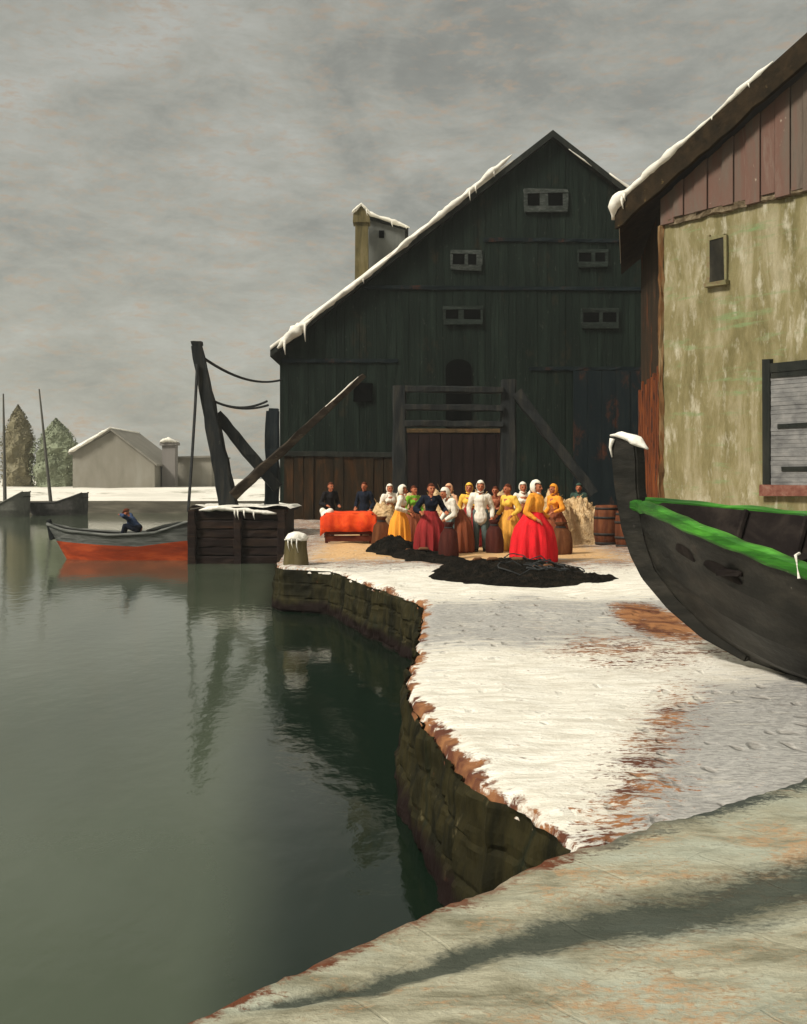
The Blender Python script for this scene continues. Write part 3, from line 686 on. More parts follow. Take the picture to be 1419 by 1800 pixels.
for (sa, sb) in ((-.98, 3.6), (PKS+.6, 14.9)):
    top = []; bot = []
    for i in range(n+1):
        s = lerp(sa, sb, i/n); h = .06+.08*n3(s*1.1, 6); h *= min(1, (n-i)/4+.15, i/2+.3)
        bot.append(hw(s, rz(s)-.01, .42)); top.append(hw(s, rz(s)+.03+max(.02, h), .42))
    prism(bm, bot+top[::-1], eB*6.8)
snow_ridge(bm, [hw(s/10, rz(s/10)+.07, .47) for s in range(-10, 34, 2)], .075, 2, .9, 10, .1, (.06, .15))
snow_ridge(bm, [hw(-1.12, rz(-1.15)-.25, .45), hw(-1.0, rz(-1.0)+.03, .5), hw(-.6, rz(-.6)+.08, .5)], .13, 3, .9, 8, .08, (.15, .4))
build('snow', bm, M['snow_far'], rf, True)
# small upper window
def hbox(bm, px0, px1, py0, py1, o0, o1, jit=.01):
    a, b = hs(px0), hs(px1); m = (a+b)/2; pm = C0+dF*m
    z0, z1 = gz(py1, pm.y), gz(py0, pm.y)
    mt = Matrix((dF, -nF, Vector((0, 0, 1)))).transposed()
    c = hw(m, (z0+z1)/2, (o0+o1)/2); box(bm, c, (b-a, o1-o0, z1-z0), mt, jit)
bm = B(); hbox(bm, 1246, 1250, 414, 500, -.02, .07); hbox(bm, 1276, 1280, 414, 500, -.02, .07); hbox(bm, 1250, 1276, 414, 420, -.02, .07); hbox(bm, 1244, 1283, 496, 504, -.02, .16, .02)
w = build('window', bm, mat('faded_window_surround', [(.12, .11, .055), (.19, .175, .09), (.17, .10, .06)], 6), hb)
bm = B(); hbox(bm, 1250, 1276, 420, 496, 0, .055); build('pane', bm, mat('dim_pane', [(.010, .010, .008), (.022, .020, .014), (.05, .044, .032)], 2.5, (1, 1, .5), .5), w)
# shuttered lower window
bm = B(); hbox(bm, 1346, 1359, 632, 852, -.02, .12); hbox(bm, 1359, 1500, 632, 650, -.02, .12); hbox(bm, 1486, 1500, 650, 852, -.02, .12)
w = build('window', bm, M['tarred_dark'], hb)
bm = B(); k = 0; y = 650
while y < 850:
    hbox(bm, 1359, 1486, y, y+7.2, .03, .075+.006*(k % 2), .004); y += 7.6; k += 1
sh = build('shutter', bm, M['shutter'], w)
for (a, b, y0, y1) in ((1372, 1440, 744, 752), (1378, 1440, 820, 829), (1360, 1486, 650, 660)):
    bm = B(); hbox(bm, a, b, y0, y1, .05, .10); build('rail', bm, M['tarred_dark'], w)
bm = B(); hbox(bm, 1343, 1504, 852, 872, -.02, .17, .02); build('sill', bm, M['red_sill'], w)
# rusty drain streak / corner boarding at the corner
bm = B(); beam(bm, hw(-.03, QZ, .02), hw(-.02, 8.5, .02), .10, .10, None, 24, .03)
build('corner_board', bm, mat('rusty_corner_board', [(.05, .03, .015), (.15, .075, .03), (.28, .22, .12)], 2.5, (1, 1, .3), .9, .5, fleck=((.24, .065, .02), .52, 2, .15, (1, 1, .5))), hb)

# ------------------------------------------------------------------ black boat hauled out on the right
AX = Vector((.59, -.807, 0)); AN = Vector((.807, .59, 0)); B0 = Vector((2.24, 10.45, 0))
KEEL = [(-.08, 2.93), (-.05, 2.45), (.036, 2.05), (.15, 1.80), (.295, 1.6), (.614, 1.33), (1.014, 1.10), (1.51, .95), (2.07, .86), (3, .83), (4.6, .84), (6.0, 1.05)]
BEAM = [(.22, .03), (.45, .22), (.9, .50), (1.5, .80), (2.1, .96), (2.8, 1.06), (4, 1.08), (5.2, .95), (6.0, .70)]
ZN = [(.22, 2.34), (.45, 2.31), (.9, 2.26), (1.5, 2.155), (2.1, 2.03), (2.8, 1.87), (4, 1.80), (5.2, 1.88), (6, 2.0)]
ZF = [(.22, 2.34), (.45, 2.32), (.9, 2.275), (1.5, 2.22), (2.1, 2.14), (2.8, 2.04), (4, 1.97), (5.2, 2.04), (6, 2.16)]
def bw(s, v, z): p = B0+AX*s+AN*v; return Vector((p.x, p.y, z))
boat = thing('fishing_boat', 'big black pitched boat with bright green gunwales hauled onto the snow', 'boat', bw(3, 0, QZ))
def hull_pt(s, side, f):       # f 0 keel .. 1 gunwale, side -1 near +1 far
    b = interp(BEAM, s); zg = interp(ZN if side < 0 else ZF, s); zk = interp(KEEL, s)
    k = lerp(1.5, .62, min(1, max(0, (s-.2)/2.2)))       # sharp V at the bow, round bilge amidships
    v = b*(f**k); z = zk+(zg-zk)*(f**lerp(1.0, 1.55, min(1, max(0, s/2.2))))
    return bw(s, side*v, z)
ss = [.10, .22, .32, .45, .6, .75, .9, 1.1, 1.3, 1.5, 1.75, 2.0, 2.3, 2.6, 3, 3.4, 3.8, 4.2, 4.6, 5, 5.4, 5.7, 6.0]
NF = 16
def hull_bm(inset, fmin):
    bm = B(); rows = []
    for s in ss:
        row = []
        for k in range(NF, 0, -1):
            f = k/NF; p = hull_pt(s, -1, f); row.append(p)
        row.append(bw(s, 0, interp(KEEL, s)))
        for k in range(1, NF+1): row.append(hull_pt(s, 1, k/NF))
        c = bw(s, 0, (row[0].z+row[-1].z)/2)
        out = []
        for i, p in enumerate(row):
            q = p
            if inset:
                dv = (c-p); q = p+dv*min(.35, inset/max(.05, dv.length))
            else:          # clinker steps: planks proud of each other
                dv = (p-c).normalized(); st = (i % 4)/4
                q = p+dv*(.034*(1-st))+dv*.012*n3(s*1.5, i*.7, 2)
            out.append(bm.verts.new(q))
        rows.append(out)
    for a, b in zip(rows, rows[1:]):
        for i in range(len(a)-1): bm.faces.new((a[i], a[i+1], b[i+1], b[i]) if not inset else (a[i], b[i], b[i+1], a[i+1]))
    for a, b in zip(rows, rows[1:]):
        for i in range(0, len(a), 4):
            ed_ = bm.edges.get((a[i], b[i]))
            if ed_: ed_.smooth = False
    bm.faces.new(rows[-1])
    return bm
bm = hull_bm(0, 0); bmesh.ops.recalc_face_normals(bm, faces=bm.faces)
build('hull', bm, M['hull_black'], boat, True)
build('inner_planking', hull_bm(.06, 0), M['hull_dark'], boat, True)
# stem post
outer = [(-.12, 2.99), (-.10, 2.75), (-.06, 2.45), (.03, 2.05), (.15, 1.78), (.295, 1.57), (.614, 1.30), (1.014, 1.07), (1.5, .91)]
inner = [(1.55, 1.0), (1.1, 1.2), (.75, 1.42), (.48, 1.68), (.36, 1.95), (.30, 2.2), (.25, 2.45), (.24, 2.75), (.22, 2.90)]
bm = B(); prism(bm, [bw(s, -.075, z) for s, z in outer+inner], AN*.15)
bmesh.ops.bevel(bm, geom=[e for e in bm.edges], offset=.018, segments=2, affect='EDGES')
st = build('stem_post', bm, M['hull_black'], boat)
bm = B(); snow_ridge(bm, [bw(-.16, 0, 3.01), bw(0, 0, 3.0), bw(.14, 0, 2.95), bw(.32, 0, 2.85)], .066, 0, .5, 10, .05)
tube(bm, [bw(-.06, -.09, 2.97), bw(-.08, -.10, 2.88), bw(-.07, -.085, 2.78)], [.03, .016, .006], 6)
build('snow_cap', bm, M['snow'], st, True)
# gunwales
for side, zt in ((-1, ZN), (1, ZF)):
    bm = B(); rings = []
    for i in range(64):
        s = lerp(.16, 6.0, i/63); b = interp(BEAM, s); z = interp(zt, s)
        if side < 0 and s < .5: z -= .03
        jj = .006*n3(s*4, side, 2)
        w = .065; hh = (.056 if side < 0 else .048)+jj*3
        ring = []
        for (u, v) in ((-.5, -1), (.7, -1.0), (1.0, -.6), (1.0, .5), (.6, 1), (-.6, 1), (-1, .5), (-1, -.6)):
            ring.append(bm.verts.new(bw(s, side*(b+u*w*.8), z+v*hh-.01)))
        rings.append(ring)
    for a, b2 in zip(rings, rings[1:]):
        for k in range(8): bm.faces.new((a[k], a[(k+1) % 8], b2[(k+1) % 8], b2[k]))
    bm.faces.new(rings[0]); bm.faces.new(rings[-1][::-1]); bmesh.ops.recalc_face_normals(bm, faces=bm.faces)
    gw = build('gunwale', bm, M['green'], boat)
    if side < 0:
        bm = B(); s = 2.62; p = bw(s, -interp(BEAM, s)-.01, interp(ZN, s)); tube(bm, [p+Vector((0, -.10, -.09)), p+Vector((-.01, -.06, .08)), p+Vector((.06, .05, .085))], .012, 6); build('rope_loop', bm, M['snow'], gw)
# oar holes, thwarts, ribs
for s0, s1_, fa, fb in ((1.02, 1.34, .72, .84), (1.50, 1.98, .74, .85)):
    bm = B(); g = []
    for i in range(13):
        row = []
        for j in range(7):
            u = i/12*2-1; v = j/6*2-1; k = math.sqrt(max(.02, 1-u*u))
            p = hull_pt(lerp(s0, s1_, i/12), -1, (fa+fb)/2+(fb-fa)/2*v*k); c = bw(lerp(s0, s1_, i/12), 0, p.z+.3)
            row.append(bm.verts.new(p+(p-c).normalized()*(.028-.012*abs(v))))
        g.append(row)
    for a, b in zip(g, g[1:]):
        for j in range(6): bm.faces.new((a[j], b[j], b[j+1], a[j+1]))
    build('oar_port', bm, M['hull_dark'], boat, True)
for s in (1.9, 3.3, 4.7):
    bm = B(); b = interp(BEAM, s)-.05; z = (interp(ZN, s)+interp(ZF, s))/2-.28; beam(bm, bw(s, -b, z-.05), bw(s, b, z+.05), .24, .05); build('thwart', bm, M['hull_dark'], boat)
for s in (1.1, 1.6, 2.4, 2.9, 3.8, 4.3):
    bm = B(); P = [hull_pt(s, 1, k/8) for k in range(1, 9)]; c = bw(s, 0, P[-1].z); tube(bm, [p+(c-p)*min(.5, .085/(c-p).length) for p in P], .028, 6); build('rib', bm, M['hull_dark'], boat)

# ------------------------------------------------------------------ red bottomed barge, timber pier and derrick
def skiff(root, xb, xs, dy, half, zsheer, zred, zbot, m_top, m_red, rake=.5, n=26, inner=None):
    """hull with its bow towards -X; returns nothing, adds top strake, bottom and inside as parts"""
    def st(i):
        t = i/n; x = lerp(xb, xs, t)
        w = half*math.sin(min(1, t*2.0+.04)*math.pi/2)**.8*(1 if t < .8 else 1-.35*((t-.8)/.2)**2)
        return t, x, w, interp(zsheer, t)
    def strip(za, zb_, ka, kb, m, name, ins=0, rk=rake):
        bm = B(); rows = []
        for i in range(n+1):
            t, x, w, zs = st(i); row = []
            for side in (-1, 1):
                for k in range(5):
                    f = k/4; z = lerp(za(t, zs), zb_(t, zs), f); ww = w*lerp(ka, kb, f)-ins
                    xx = x+rk*max(0, 1-t*3)*(zs-z)/max(.2, zs-zbot)
                    row.append(bm.verts.new((xx, dy+side*max(.02, ww), z)))
            rows.append(row)
        for a, b in zip(rows, rows[1:]):
            for k in range(4):
                bm.faces.new((a[k], a[k+1], b[k+1], b[k])); bm.faces.new((a[5+k], b[5+k], b[6+k], a[6+k]))
            if zb_ is bot: bm.faces.new((a[4], a[9], b[9], b[4]))
        for r in (rows[0], rows[-1]): bm.faces.new([r[0], r[1], r[2], r[3], r[4], r[9], r[8], r[7], r[6], r[5]])
        bmesh.ops.recalc_face_normals(bm, faces=bm.faces)
        return build(name, bm, m, root, True)
    top = lambda t, z: z
    red = lambda t, z: interp(zred, t)
    bot = lambda t, z: zbot
    strip(top, red, 1.0, .92, m_top, 'top_strake'); strip(red, bot, .92, .68, m_red, 'bottom')
    bm = B(); rows = []
    for i in range(n+1):
        t, x, w, zs = st(i)
        rows.append([bm.verts.new((x+.1, dy+s*max(.02, w*.9), zs-.30)) for s in (-1, 1)])
    for a, b in zip(rows, rows[1:]): bm.faces.new((a[0], b[0], b[1], a[1]))
    build('floor_boards', bm, inner or M['hull_dark'], root)
    for side in (-1, 1):
        pts = []
        for i in range(n+1):
            t, x, w, zs = st(i); pts.append((x, dy+side*max(.02, w), zs))
        bm = B(); tube(bm, pts, .05, 6, 1, .15, 4); build('gunwale', bm, m_top, root, True)
BD = 32.0
barge = thing('barge', 'low barge with grey sides and orange red bottom moored by the pier', 'barge', (gx(210, BD), BD, 0))
skiff(barge, gx(75, BD), gx(385, BD), BD+.5, .85, [(0, gz(922, BD)), (.12, gz(933, BD)), (.4, gz(940, BD)), (.65, gz(936, BD)), (.82, gz(918, BD)), (1, gz(905, BD))],
      [(0, gz(952, BD)), (.2, gz(955, BD)), (.55, gz(960, BD)), (.75, gz(952, BD)), (1, gz(944, BD))], -.25, M['barge_grey'], M['barge_red'], .75)
bm = B(); beam(bm, (gx(76, BD)+.12, BD+.5, gz(950, BD)), (gx(75, BD)+.02, BD+.5, gz(915, BD)), .16, .16, .12, 5, .015); build('bow_post', bm, M['timber'], barge)
bm = B(); p = at(272, 930, BD+.2); tube(bm, [p+Vector((-.25, 0, -.05)), p+Vector((.3, 0, .05)), p+Vector((.8, 0, .12)), p+Vector((1.2, .1, .15))], [.06, .18, .2, .1], 8, .55, .3)
build('stern_tarpaulin', bm, M['tarred_dark'], barge, True)
bm = B(); box(bm, (gx(228, BD), BD+.5, .70), (.3, 1.4, .06)); build('thwart', bm, M['hull_dark'], barge)

PD = 30.8
x0, x1 = gx(335, PD), gx(503, PD); zt = gz(896, PD)
pier = thing('timber_pier', 'dark plank pier block with a ragged snow top beside the barge', 'pier', ((x0+x1)/2, PD+1.6, 0))
for i in range(7):
    za, zb2 = lerp(-.3, zt-.05, i/7), lerp(-.3, zt-.05, (i+1)/7)
    bm = B(); beam(bm, (x0+.04-.05*(i % 2), PD-.03*(i % 2), (za+zb2)/2), (x1, PD-.03*(i % 2), (za+zb2)/2), .2, zb2-za-.02, None, 10, .015)
    beam(bm, (x0+.1-.03*(i % 2), PD+.12, (za+zb2)/2), (x0+.1-.03*(i % 2), PD+3.2, (za+zb2)/2), .2, zb2-za-.02, None, 8, .015)
    build('plank', bm, M['pier'], pier)
bm = B(); box(bm, ((x0+x1)/2+.08, PD+1.65, zt/2-.2), (x1-x0-.35, 3.0, zt+.25)); box(bm, ((x0+x1)/2, PD+1.6, zt-.04), (x1-x0+.1, 3.4, .10), None, .02); build('deck', bm, M['pier'], pier)
for px in (340, 420, 496):
    bm = B(); beam(bm, (gx(px, PD), PD-.16, -.6), (gx(px, PD), PD-.16, zt-.02), .26, .2, .22, 8, .02); build('pile', bm, M['pier'], pier)
bm = B()
n = 26; g = []
for i in range(n+1):
    x = lerp(x0-.02, x1+.15, i/n)
    g.append([bm.verts.new((x+.03*n3(j, i*.7), lerp(PD-.2, PD+3.2, j/12), zt+.03+(.07+.08*n3(x*2, j*.6, 4))*(1 if 0 < i < n else .1))) for j in range(13)])
for a, b in zip(g, g[1:]):
    for j in range(12): bm.faces.new((a[j], b[j], b[j+1], a[j+1]))
snow_ridge(bm, [at(350, 897, PD-.2), at(380, 893, PD-.2), at(430, 897, PD-.2), at(486, 903, PD-.2)], .10, 4, .7, 8, .09, (.12, .3))
build('snow', bm, M['snow'], pier, True)

DD = 31.6
dk = thing('derrick', 'leaning black timber derrick with long boom and sagging ropes on the pier', 'derrick', (gx(402, DD), DD, zt))
bm = B(); beam(bm, at(404, 895, DD), at(346, 607, DD), .58, .5, .30, 14, .025); mp_ = build('mast_post', bm, M['timber'], dk)
bm = B(); box(bm, at(347, 604, DD), (.3, .26, .16), None, .03); build('post_cap', bm, M['timber'], mp_)
bm = B(); beam(bm, at(381, 728, DD+.2), at(488, 858, DD+.6), .36, .32, .40, 10, .02); build('brace', bm, M['timber'], dk)
bm = B(); beam(bm, at(409, 872, DD-.3), at(640, 660, DD+.8), .36, .30, .20, 14, .02); bo = build('boom', bm, M['timber_brown'], dk)
bm = B(); snow_ridge(bm, [at(572, 715, DD+.28), at(600, 690, DD+.42), at(630, 662, DD+.56)], .04, 0, .6, 6, .1); build('snow', bm, M['snow'], bo, True)
bm = B(); beam(bm, (gx(478, DD+1.2), DD+1.2, QZ), at(480, 724, DD+1.2), .46, .42, .40, 10, .03); box(bm, at(481, 722, DD+1.2), (.3, .3, .12), None, .03); build('rear_post', bm, mat('blue_black_post', [(.006, .009, .012), (.014, .02, .024), (.03, .036, .036)], 4, V), dk)
def rope(a, b, sag, r=.035, m='rope', nm='rope'):
    a = Vector(a); b = Vector(b); P = []
    for i in range(15):
        t = i/14; p = a.lerp(b, t); p.z -= sag*4*t*(1-t); P.append(p)
    bm = B(); tube(bm, P, r, 6); return build(nm, bm, M[m], dk)
rope(at(352, 625, DD-.1), at(494, 668, WD-.2), .35, .045); rope(at(372, 703, DD), at(470, 705, DD+1.1), .22, .04); rope(at(378, 706, DD), at(472, 712, DD+1.1), .16, .04)
bm = B(); tube(bm, [at(347, 640, DD-.2), at(343, 720, DD-.3), at(338, 800, DD-.4), at(333, 872, DD-.5), at(331, 900, DD-.5)], .045, 6); build('rope', bm, M['rope'], dk)

# ------------------------------------------------------------------ far shore
tk = mat('far_snow_bank', [(.50, .48, .42), (.66, .63, .56), (.76, .73, .66)], .3, (.3, 1, 1), .9, .3, fleck=((.24, .235, .185), .545, .5, .12, (.5, 1, 1)))
bm = B(); FB = 75.0; ys = [0, 1.5, 3.5, 6, 9, 16, 40, 150, 600]; zs = [.85, 1.0, 1.35, 1.6, 1.75, 1.8, 1.8, 1.8, 1.8]; g = []
xs = [-400, -150, -80]+[-60+i*1.2 for i in range(80)]+[60, 150, 400]
for x in xs:
    g.append([bm.verts.new((x, FB+y+.6*n3(x*.15, 3), z+(.10*n3(x*.4, y*.5, 2) if 0 < i < 6 else 0))) for i, (y, z) in enumerate(zip(ys, zs))])
for a, b in zip(g, g[1:]):
    for j in range(len(ys)-1): bm.faces.new((a[j], b[j], b[j+1], a[j+1]))
tag(build('far_bank', bm, tk, smooth=True), 'snow covered far bank across the water', 'bank', kind='structure')
bm = B(); g = []
for x in xs:
    yy = FB+.6*n3(x*.15, 3)
    g.append([bm.verts.new((x, yy-.15*(1-j/4)+.05*n3(x*.5, j*.7, 4), lerp(-.3, .88, j/4))) for j in range(5)])
for a, b in zip(g, g[1:]):
    for j in range(4): bm.faces.new((a[j], b[j], b[j+1], a[j+1]))
tag(build('bank_wall', bm, M['far_bank_wall'], smooth=True), 'low brown stone wall along the far bank', 'wall')
def far_house(name, label, px0, px1, pxp, pyb, pye, pyp, pyr, d, depth, wallm, snow_l=True, cat='house'):
    h = thing(name, label, cat, (gx((px0+px1)/2, d), d, 1.9))
    X0, X1, XP = gx(px0, d), gx(px1, d), gx(pxp, d); zl, zp, zr = gz(pye, d), gz(pyp, d), gz(pyr, d)
    bm = B(); prism(bm, [(X0, d, 1.5), (X1, d, 1.5), (X1, d, zr-.06), (XP, d, zp-.06), (X0, d, zl-.06)], (0, depth, 0)); build('wall', bm, wallm, h)
    bm = B()
    for (xa, za, xb, zb2) in ((X0-.25, zl-.2, XP, zp), (XP, zp, X1+.25, zr-.2)):
        prism(bm, [(xa, d-.25, za), (xb, d-.25, zb2), (xb, d-.25, zb2+.16), (xa, d-.25, za+.16)], (0, depth+.4, 0))
    r = build('roof', bm, M['far_roof'], h)
    bm = B()
    if snow_l:
        prism(bm, [(X0-.3, d-.28, zl-.06), (XP, d-.28, zp+.14), (XP-.05, d-.28, zp+.30), (X0-.2, d-.28, zl+.22)], (0, depth+.4, 0))
        snow_ridge(bm, [(X0-.2, d-.3, zl+.0), ((X0+XP)/2, d-.3, (zl+zp)/2+.15), (XP-.1, d-.3, zp+.2)], .16, 0, .8)
        build('snow', bm, M['snow_far'], r, True)
    return h
far_house('gabled_house', 'pale olive grey gabled house on the far bank with snow on its left roof', 128, 272, 196, 862, 795, 757, 815, 84, 9, M['far_wall'])
h2 = far_house('low_house', 'long low grey house on the far bank behind the chimney tower', 262, 372, 300, 862, 812, 806, 800, 88, 8, M['far_wall'], False)
TD = 86
tw = thing('chimney_tower', 'small mauve grey chimney tower with a snow cap between far houses', 'tower', (gx(297, TD), TD, 1.9))
bm = B(); x0, x1 = gx(285, TD), gx(308, TD); prism(bm, [(x0, TD, 1.4), (x1, TD, 1.4), (x1, TD, gz(782, TD)), (x0, TD, gz(782, TD))], (0, 1.1, 0)); build('shaft', bm, M['far_wall_mauve'], tw)
bm = B(); box(bm, ((x0+x1)/2, TD+.55, gz(780, TD)), (x1-x0+.3, 1.4, .25), None, .03); build('cornice', bm, M['far_wall_mauve'], tw)
bm = B(); snow_ridge(bm, [(x0-.15, TD-.15, gz(777, TD)), ((x0+x1)/2, TD-.15, gz(773, TD)), (x1+.15, TD-.15, gz(777, TD))], .2, 0, .8, 8, .1)
box(bm, ((x0+x1)/2, TD+.5, gz(776, TD)), (x1-x0+.2, 1.2, .18), None, .05); build('snow', bm, M['snow_far'], tw, True)
def column_tree(label, px0, px1, pyt, pyb, d, lm, cut, nleaf=6500):
    X = gx((px0+px1)/2, d); W = gx(px1, d)-gx(px0, d); z0, z1 = gz(pyb, d), gz(pyt, d)
    t = thing('columnar_tree', label, 'tree', (X, d, 1.9))
    bm = B(); tube(bm, [(X, d, 1.6), (X+.05, d, lerp(z0, z1, .4)), (X, d, lerp(z0, z1, .9))], [.22, .15, .04], 7)
    for i in range(9):
        f = .12+.085*i; a = i*2.4; l = W*.38*(1-f*.6)
        tube(bm, [(X, d, lerp(z0, z1, f)), (X+math.cos(a)*l, d+math.sin(a)*l, lerp(z0, z1, f)+l*.9)], [.07, .02], 5)
    build('trunk', bm, M['bark'], t)
    bm = B()
    for i in range(nleaf):
        f = random.random()**.85; prof = min(1, f*5+.72)*(1 if f < .55 else max(.03, 1-((f-.55)/.45)**1.8))
        a = random.uniform(0, 2*math.pi); rr = math.sqrt(random.random())*W/2*prof*(1+.30*n3(math.cos(a)*1.7, math.sin(a)*1.7+f*5, cut))
        if n3(math.cos(a)*2.4+5, f*9, math.sin(a)*2.4+cut) > .42: continue
        c = Vector((X+rr*math.cos(a), d+rr*math.sin(a), lerp(z0, z1, f))); s = random.uniform(.05, .13)
        u = Vector((random.gauss(0, 1), random.gauss(0, 1), random.gauss(0, 1.4))).normalized(); w = u.cross(Vector((random.gauss(0, 1), random.gauss(0, 1), random.gauss(0, 1)))).normalized()
        bm.faces.new([bm.verts.new(c+u*s), bm.verts.new(c+w*s*.6), bm.verts.new(c-u*s), bm.verts.new(c-w*s*.6)])
    n0 = 18
    rings = []
    for i in range(n0+1):
        f = .04+.92*i/n0; prof = min(1, f*5+.72)*(1 if f < .55 else max(.03, 1-((f-.55)/.45)**1.8)); ring = []
        for k in range(16):
            a = 2*math.pi*k/16; rr = W/2*prof*.80*(1+.45*n3(math.cos(a)*1.9, math.sin(a)*1.9+f*7, cut))
            ring.append(bm.verts.new((X+rr*math.cos(a), d+rr*math.sin(a), lerp(z0, z1, f))))
        rings.append(ring)
    for a, b in zip(rings, rings[1:]):
        for k in range(16): bm.faces.new((a[k], a[(k+1) % 16], b[(k+1) % 16], b[k]))
    build('crown', bm, lm, t)
column_tree('brown olive columnar tree on the far bank behind the moored boats', 2, 62, 712, 868, 90, M['leaf_brown'], 2.0)
column_tree('grey green pointed tree on the far bank beside the gabled house', 60, 138, 736, 868, 90, M['leaf_green'], 7.0, 8000)
def far_boat(label, px0, px1, d, sheer, mast, m):
    b = thing('moored_boat', label, 'boat', (gx((px0+px1)/2, d), d, 0), 'boats moored below the far bank')
    skiff(b, gx(px0, d), gx(px1, d), d, 1.1, [(t, gz(y, d)) for t, y in sheer], [(0, .45), (1, .4)], -.2, m, m, .8, 20)
    bm = B(); (mx0, my0), (mx1, my1) = mast; tube(bm, [at(mx0, my0, d), at((mx0+mx1)/2, (my0+my1)/2, d), at(mx1, my1, d)], [.13, .10, .05], 7); build('mast', bm, M['far_mast'], b)
    return b
far_boat('grey moored boat with an upright mast at the far left bank', -60, 47, 69, [(0, 872), (.3, 890), (.6, 888), (.85, 874), (1, 864)], ((9, 893), (6, 692)), M['far_hull_grey'])
far_boat('dark moored boat with a slightly tilted mast below the green tree', 42, 150, 71, [(0, 884), (.2, 884), (.6, 882), (.85, 873), (1, 866)], ((90, 888), (69, 684)), M['far_hull'])

# ------------------------------------------------------------------ people
def person(label, px, d, h, face, top, bottom, skirt=True, head='scarf', lean=0.0, hands=((-.24, .16, .86), (.24, .16, .86)), seat=None, wide=1.0, apron=None, legs_m=None,
           sleeves=True, scarf_m='white_cloth', base=None, turn=0.0, group='market people on the snowy quay', sh=.30):
    """face: heading in degrees, 0 looks away from the camera, 180 towards it; lean: forward bend of the trunk in degrees"""
    k = h/1.65
    gz0 = QZ+.02
    P0 = Vector(base) if base else Vector((gx(px, d), d, gz0))
    t = thing('person', label, 'person', P0, group)
    rz_ = Matrix.Rotation(R(-face), 3, 'Z')
    hipz = .90 if seat is None else seat
    hip = Vector((0, 0, hipz)); ln = Matrix.Rotation(R(-lean), 3, 'X')
    def up(v): return hip+ln @ (Vector(v)-Vector((0, 0, .90)))   # trunk frame
    def W(v): return P0+rz_ @ (Vector(v)*k)
    dz = hipz-.90
    waist = up((0, 0, 1.02)); chest = up((0, .01, 1.23)); neck = up((0, .0, 1.385))
    hl = Matrix.Rotation(R(-lean*.45), 3, 'X')
    hm = hl @ Matrix.Rotation(R(turn), 3, 'Z')
    hc = neck+hl @ Vector((0, .025, .145))
    def H(v): return hc+hm @ Vector(v)
    body = B()
    capsule(body, hip, waist, .135, .115); capsule(body, waist, chest, .115, .135); capsule(body, chest, up((0, 0, 1.30)), .13, .10)
    capsule(body, up((-.10, 0, 1.29)), up((.10, 0, 1.29)), .085, .085); capsule(body, up((0, 0, 1.33)), H((0, -.02, -.06)), .062, .052)
    # head with face
    sk = blob(body, (0, 0, 0), (.078, .098, .118))
    for v in sk:
        q = v.co.copy()
        if q.z < 0: q.x *= 1+.9*q.z; q.y = q.y*(1+.4*q.z)+(.012 if q.y > 0 else .02)
        v.co = H(q)
    capsule(body, H((0, .092, .022)), H((0, .118, -.020)), .012, .019); capsule(body, H((0, .075, -.095)), H((0, .082, -.10)), .028, .024)
    for s in (-1, 1):
        capsule(body, H((s*.080, -.005, .02)), H((s*.084, -.012, -.02)), .017, .012)
        capsule(body, H((s*.018, .090, .038)), H((s*.050, .080, .036)), .012, .010)
        capsule(body, H((s*.032, .082, .012)), H((s*.034, .086, .012)), .014, .014)
    capsule(body, H((-.022, .092, -.060)), H((.022, .092, -.060)), .010, .010)
    # arms
    arms = []
    for s, hd in zip((-1, 1), hands):
        sh_ = up((s*.175, 0, 1.315)); wr = Vector(hd); l1, l2 = sh, sh-.03
        dv = wr-sh_; dl = min(dv.length, l1+l2-.01); wr = sh_+dv.normalized()*dl
        a = (l1*l1-l2*l2+dl*dl)/(2*dl); hh = math.sqrt(max(0, l1*l1-a*a))
        pole = Vector((s*.45, -.9, -.35)); pole -= dv.normalized()*pole.dot(dv.normalized()); pole.normalize()
        el = sh_+dv.normalized()*a+pole*hh
        capsule(body, sh_, el, .055, .042); capsule(body, el, wr, .042, .028)
        hdv = (wr-el).normalized(); side = hdv.cross(Vector((0, 0, 1))); side = side.normalized() if side.length > .05 else Vector((1, 0, 0))
        pal = wr+hdv*.055; nrm = side.cross(hdv).normalized()
        capsule(body, wr, pal, .027, .033)
        for i, l in enumerate((.060, .072, .078, .068)):
            b0 = pal+side*((i-1.5)*.021)+hdv*.022; b1 = b0+hdv*l*.5-nrm*.008*1; b2 = b1+hdv*l*.42-nrm*.022
            capsule(body, b0, b1, .0105, .0098, 6); capsule(body, b1, b2, .0098, .0085, 6)
        b0 = wr+hdv*.03-side*.028*s; b1 = b0-side*.026*s+hdv*.03; capsule(body, b0, b1, .012, .0105, 6); capsule(body, b1, b1+hdv*.03-nrm*.008, .0105, .009, 6)
        arms.append((sh_, el, wr))
    feet = []
    legs = []
    for s in (-1, 1):
        hj = hip+Vector((s*.085, 0, -.03))
        if seat is None: kn = Vector((s*.095, .03, .49)); an = Vector((s*.10, -.01, .09))
        else: kn = hip+Vector((s*.12, .40, .10)); an = hip+Vector((s*.12, .52, -.30))
        capsule(body, hj, kn, .082, .055); capsule(body, kn, an, .055, .038); capsule(body, an+Vector((0, -.03, -.045)), an+Vector((s*.02, .16, -.06)), .038, .030)
        legs.append((hj, kn, an))
    for v in body.verts: v.co = v.co*k
    rb = remesh(body, .0085, 3)
    inv = hm.inverted()
    for f in rb.faces:
        q = inv @ (f.calc_center_median()/k-hc)
        if q.y > .07 and .0 < q.z < .026 and .018 < abs(q.x) < .047: f.material_index = 1
        elif q.y > .07 and -.072 < q.z < -.050 and abs(q.x) < .028: f.material_index = 2
    for v in rb.verts: v.co = P0+rz_ @ v.co
    build('body', rb, [M['skin'], M['eye'], M['lip']], t, True)
    # blouse or jacket
    c = B()
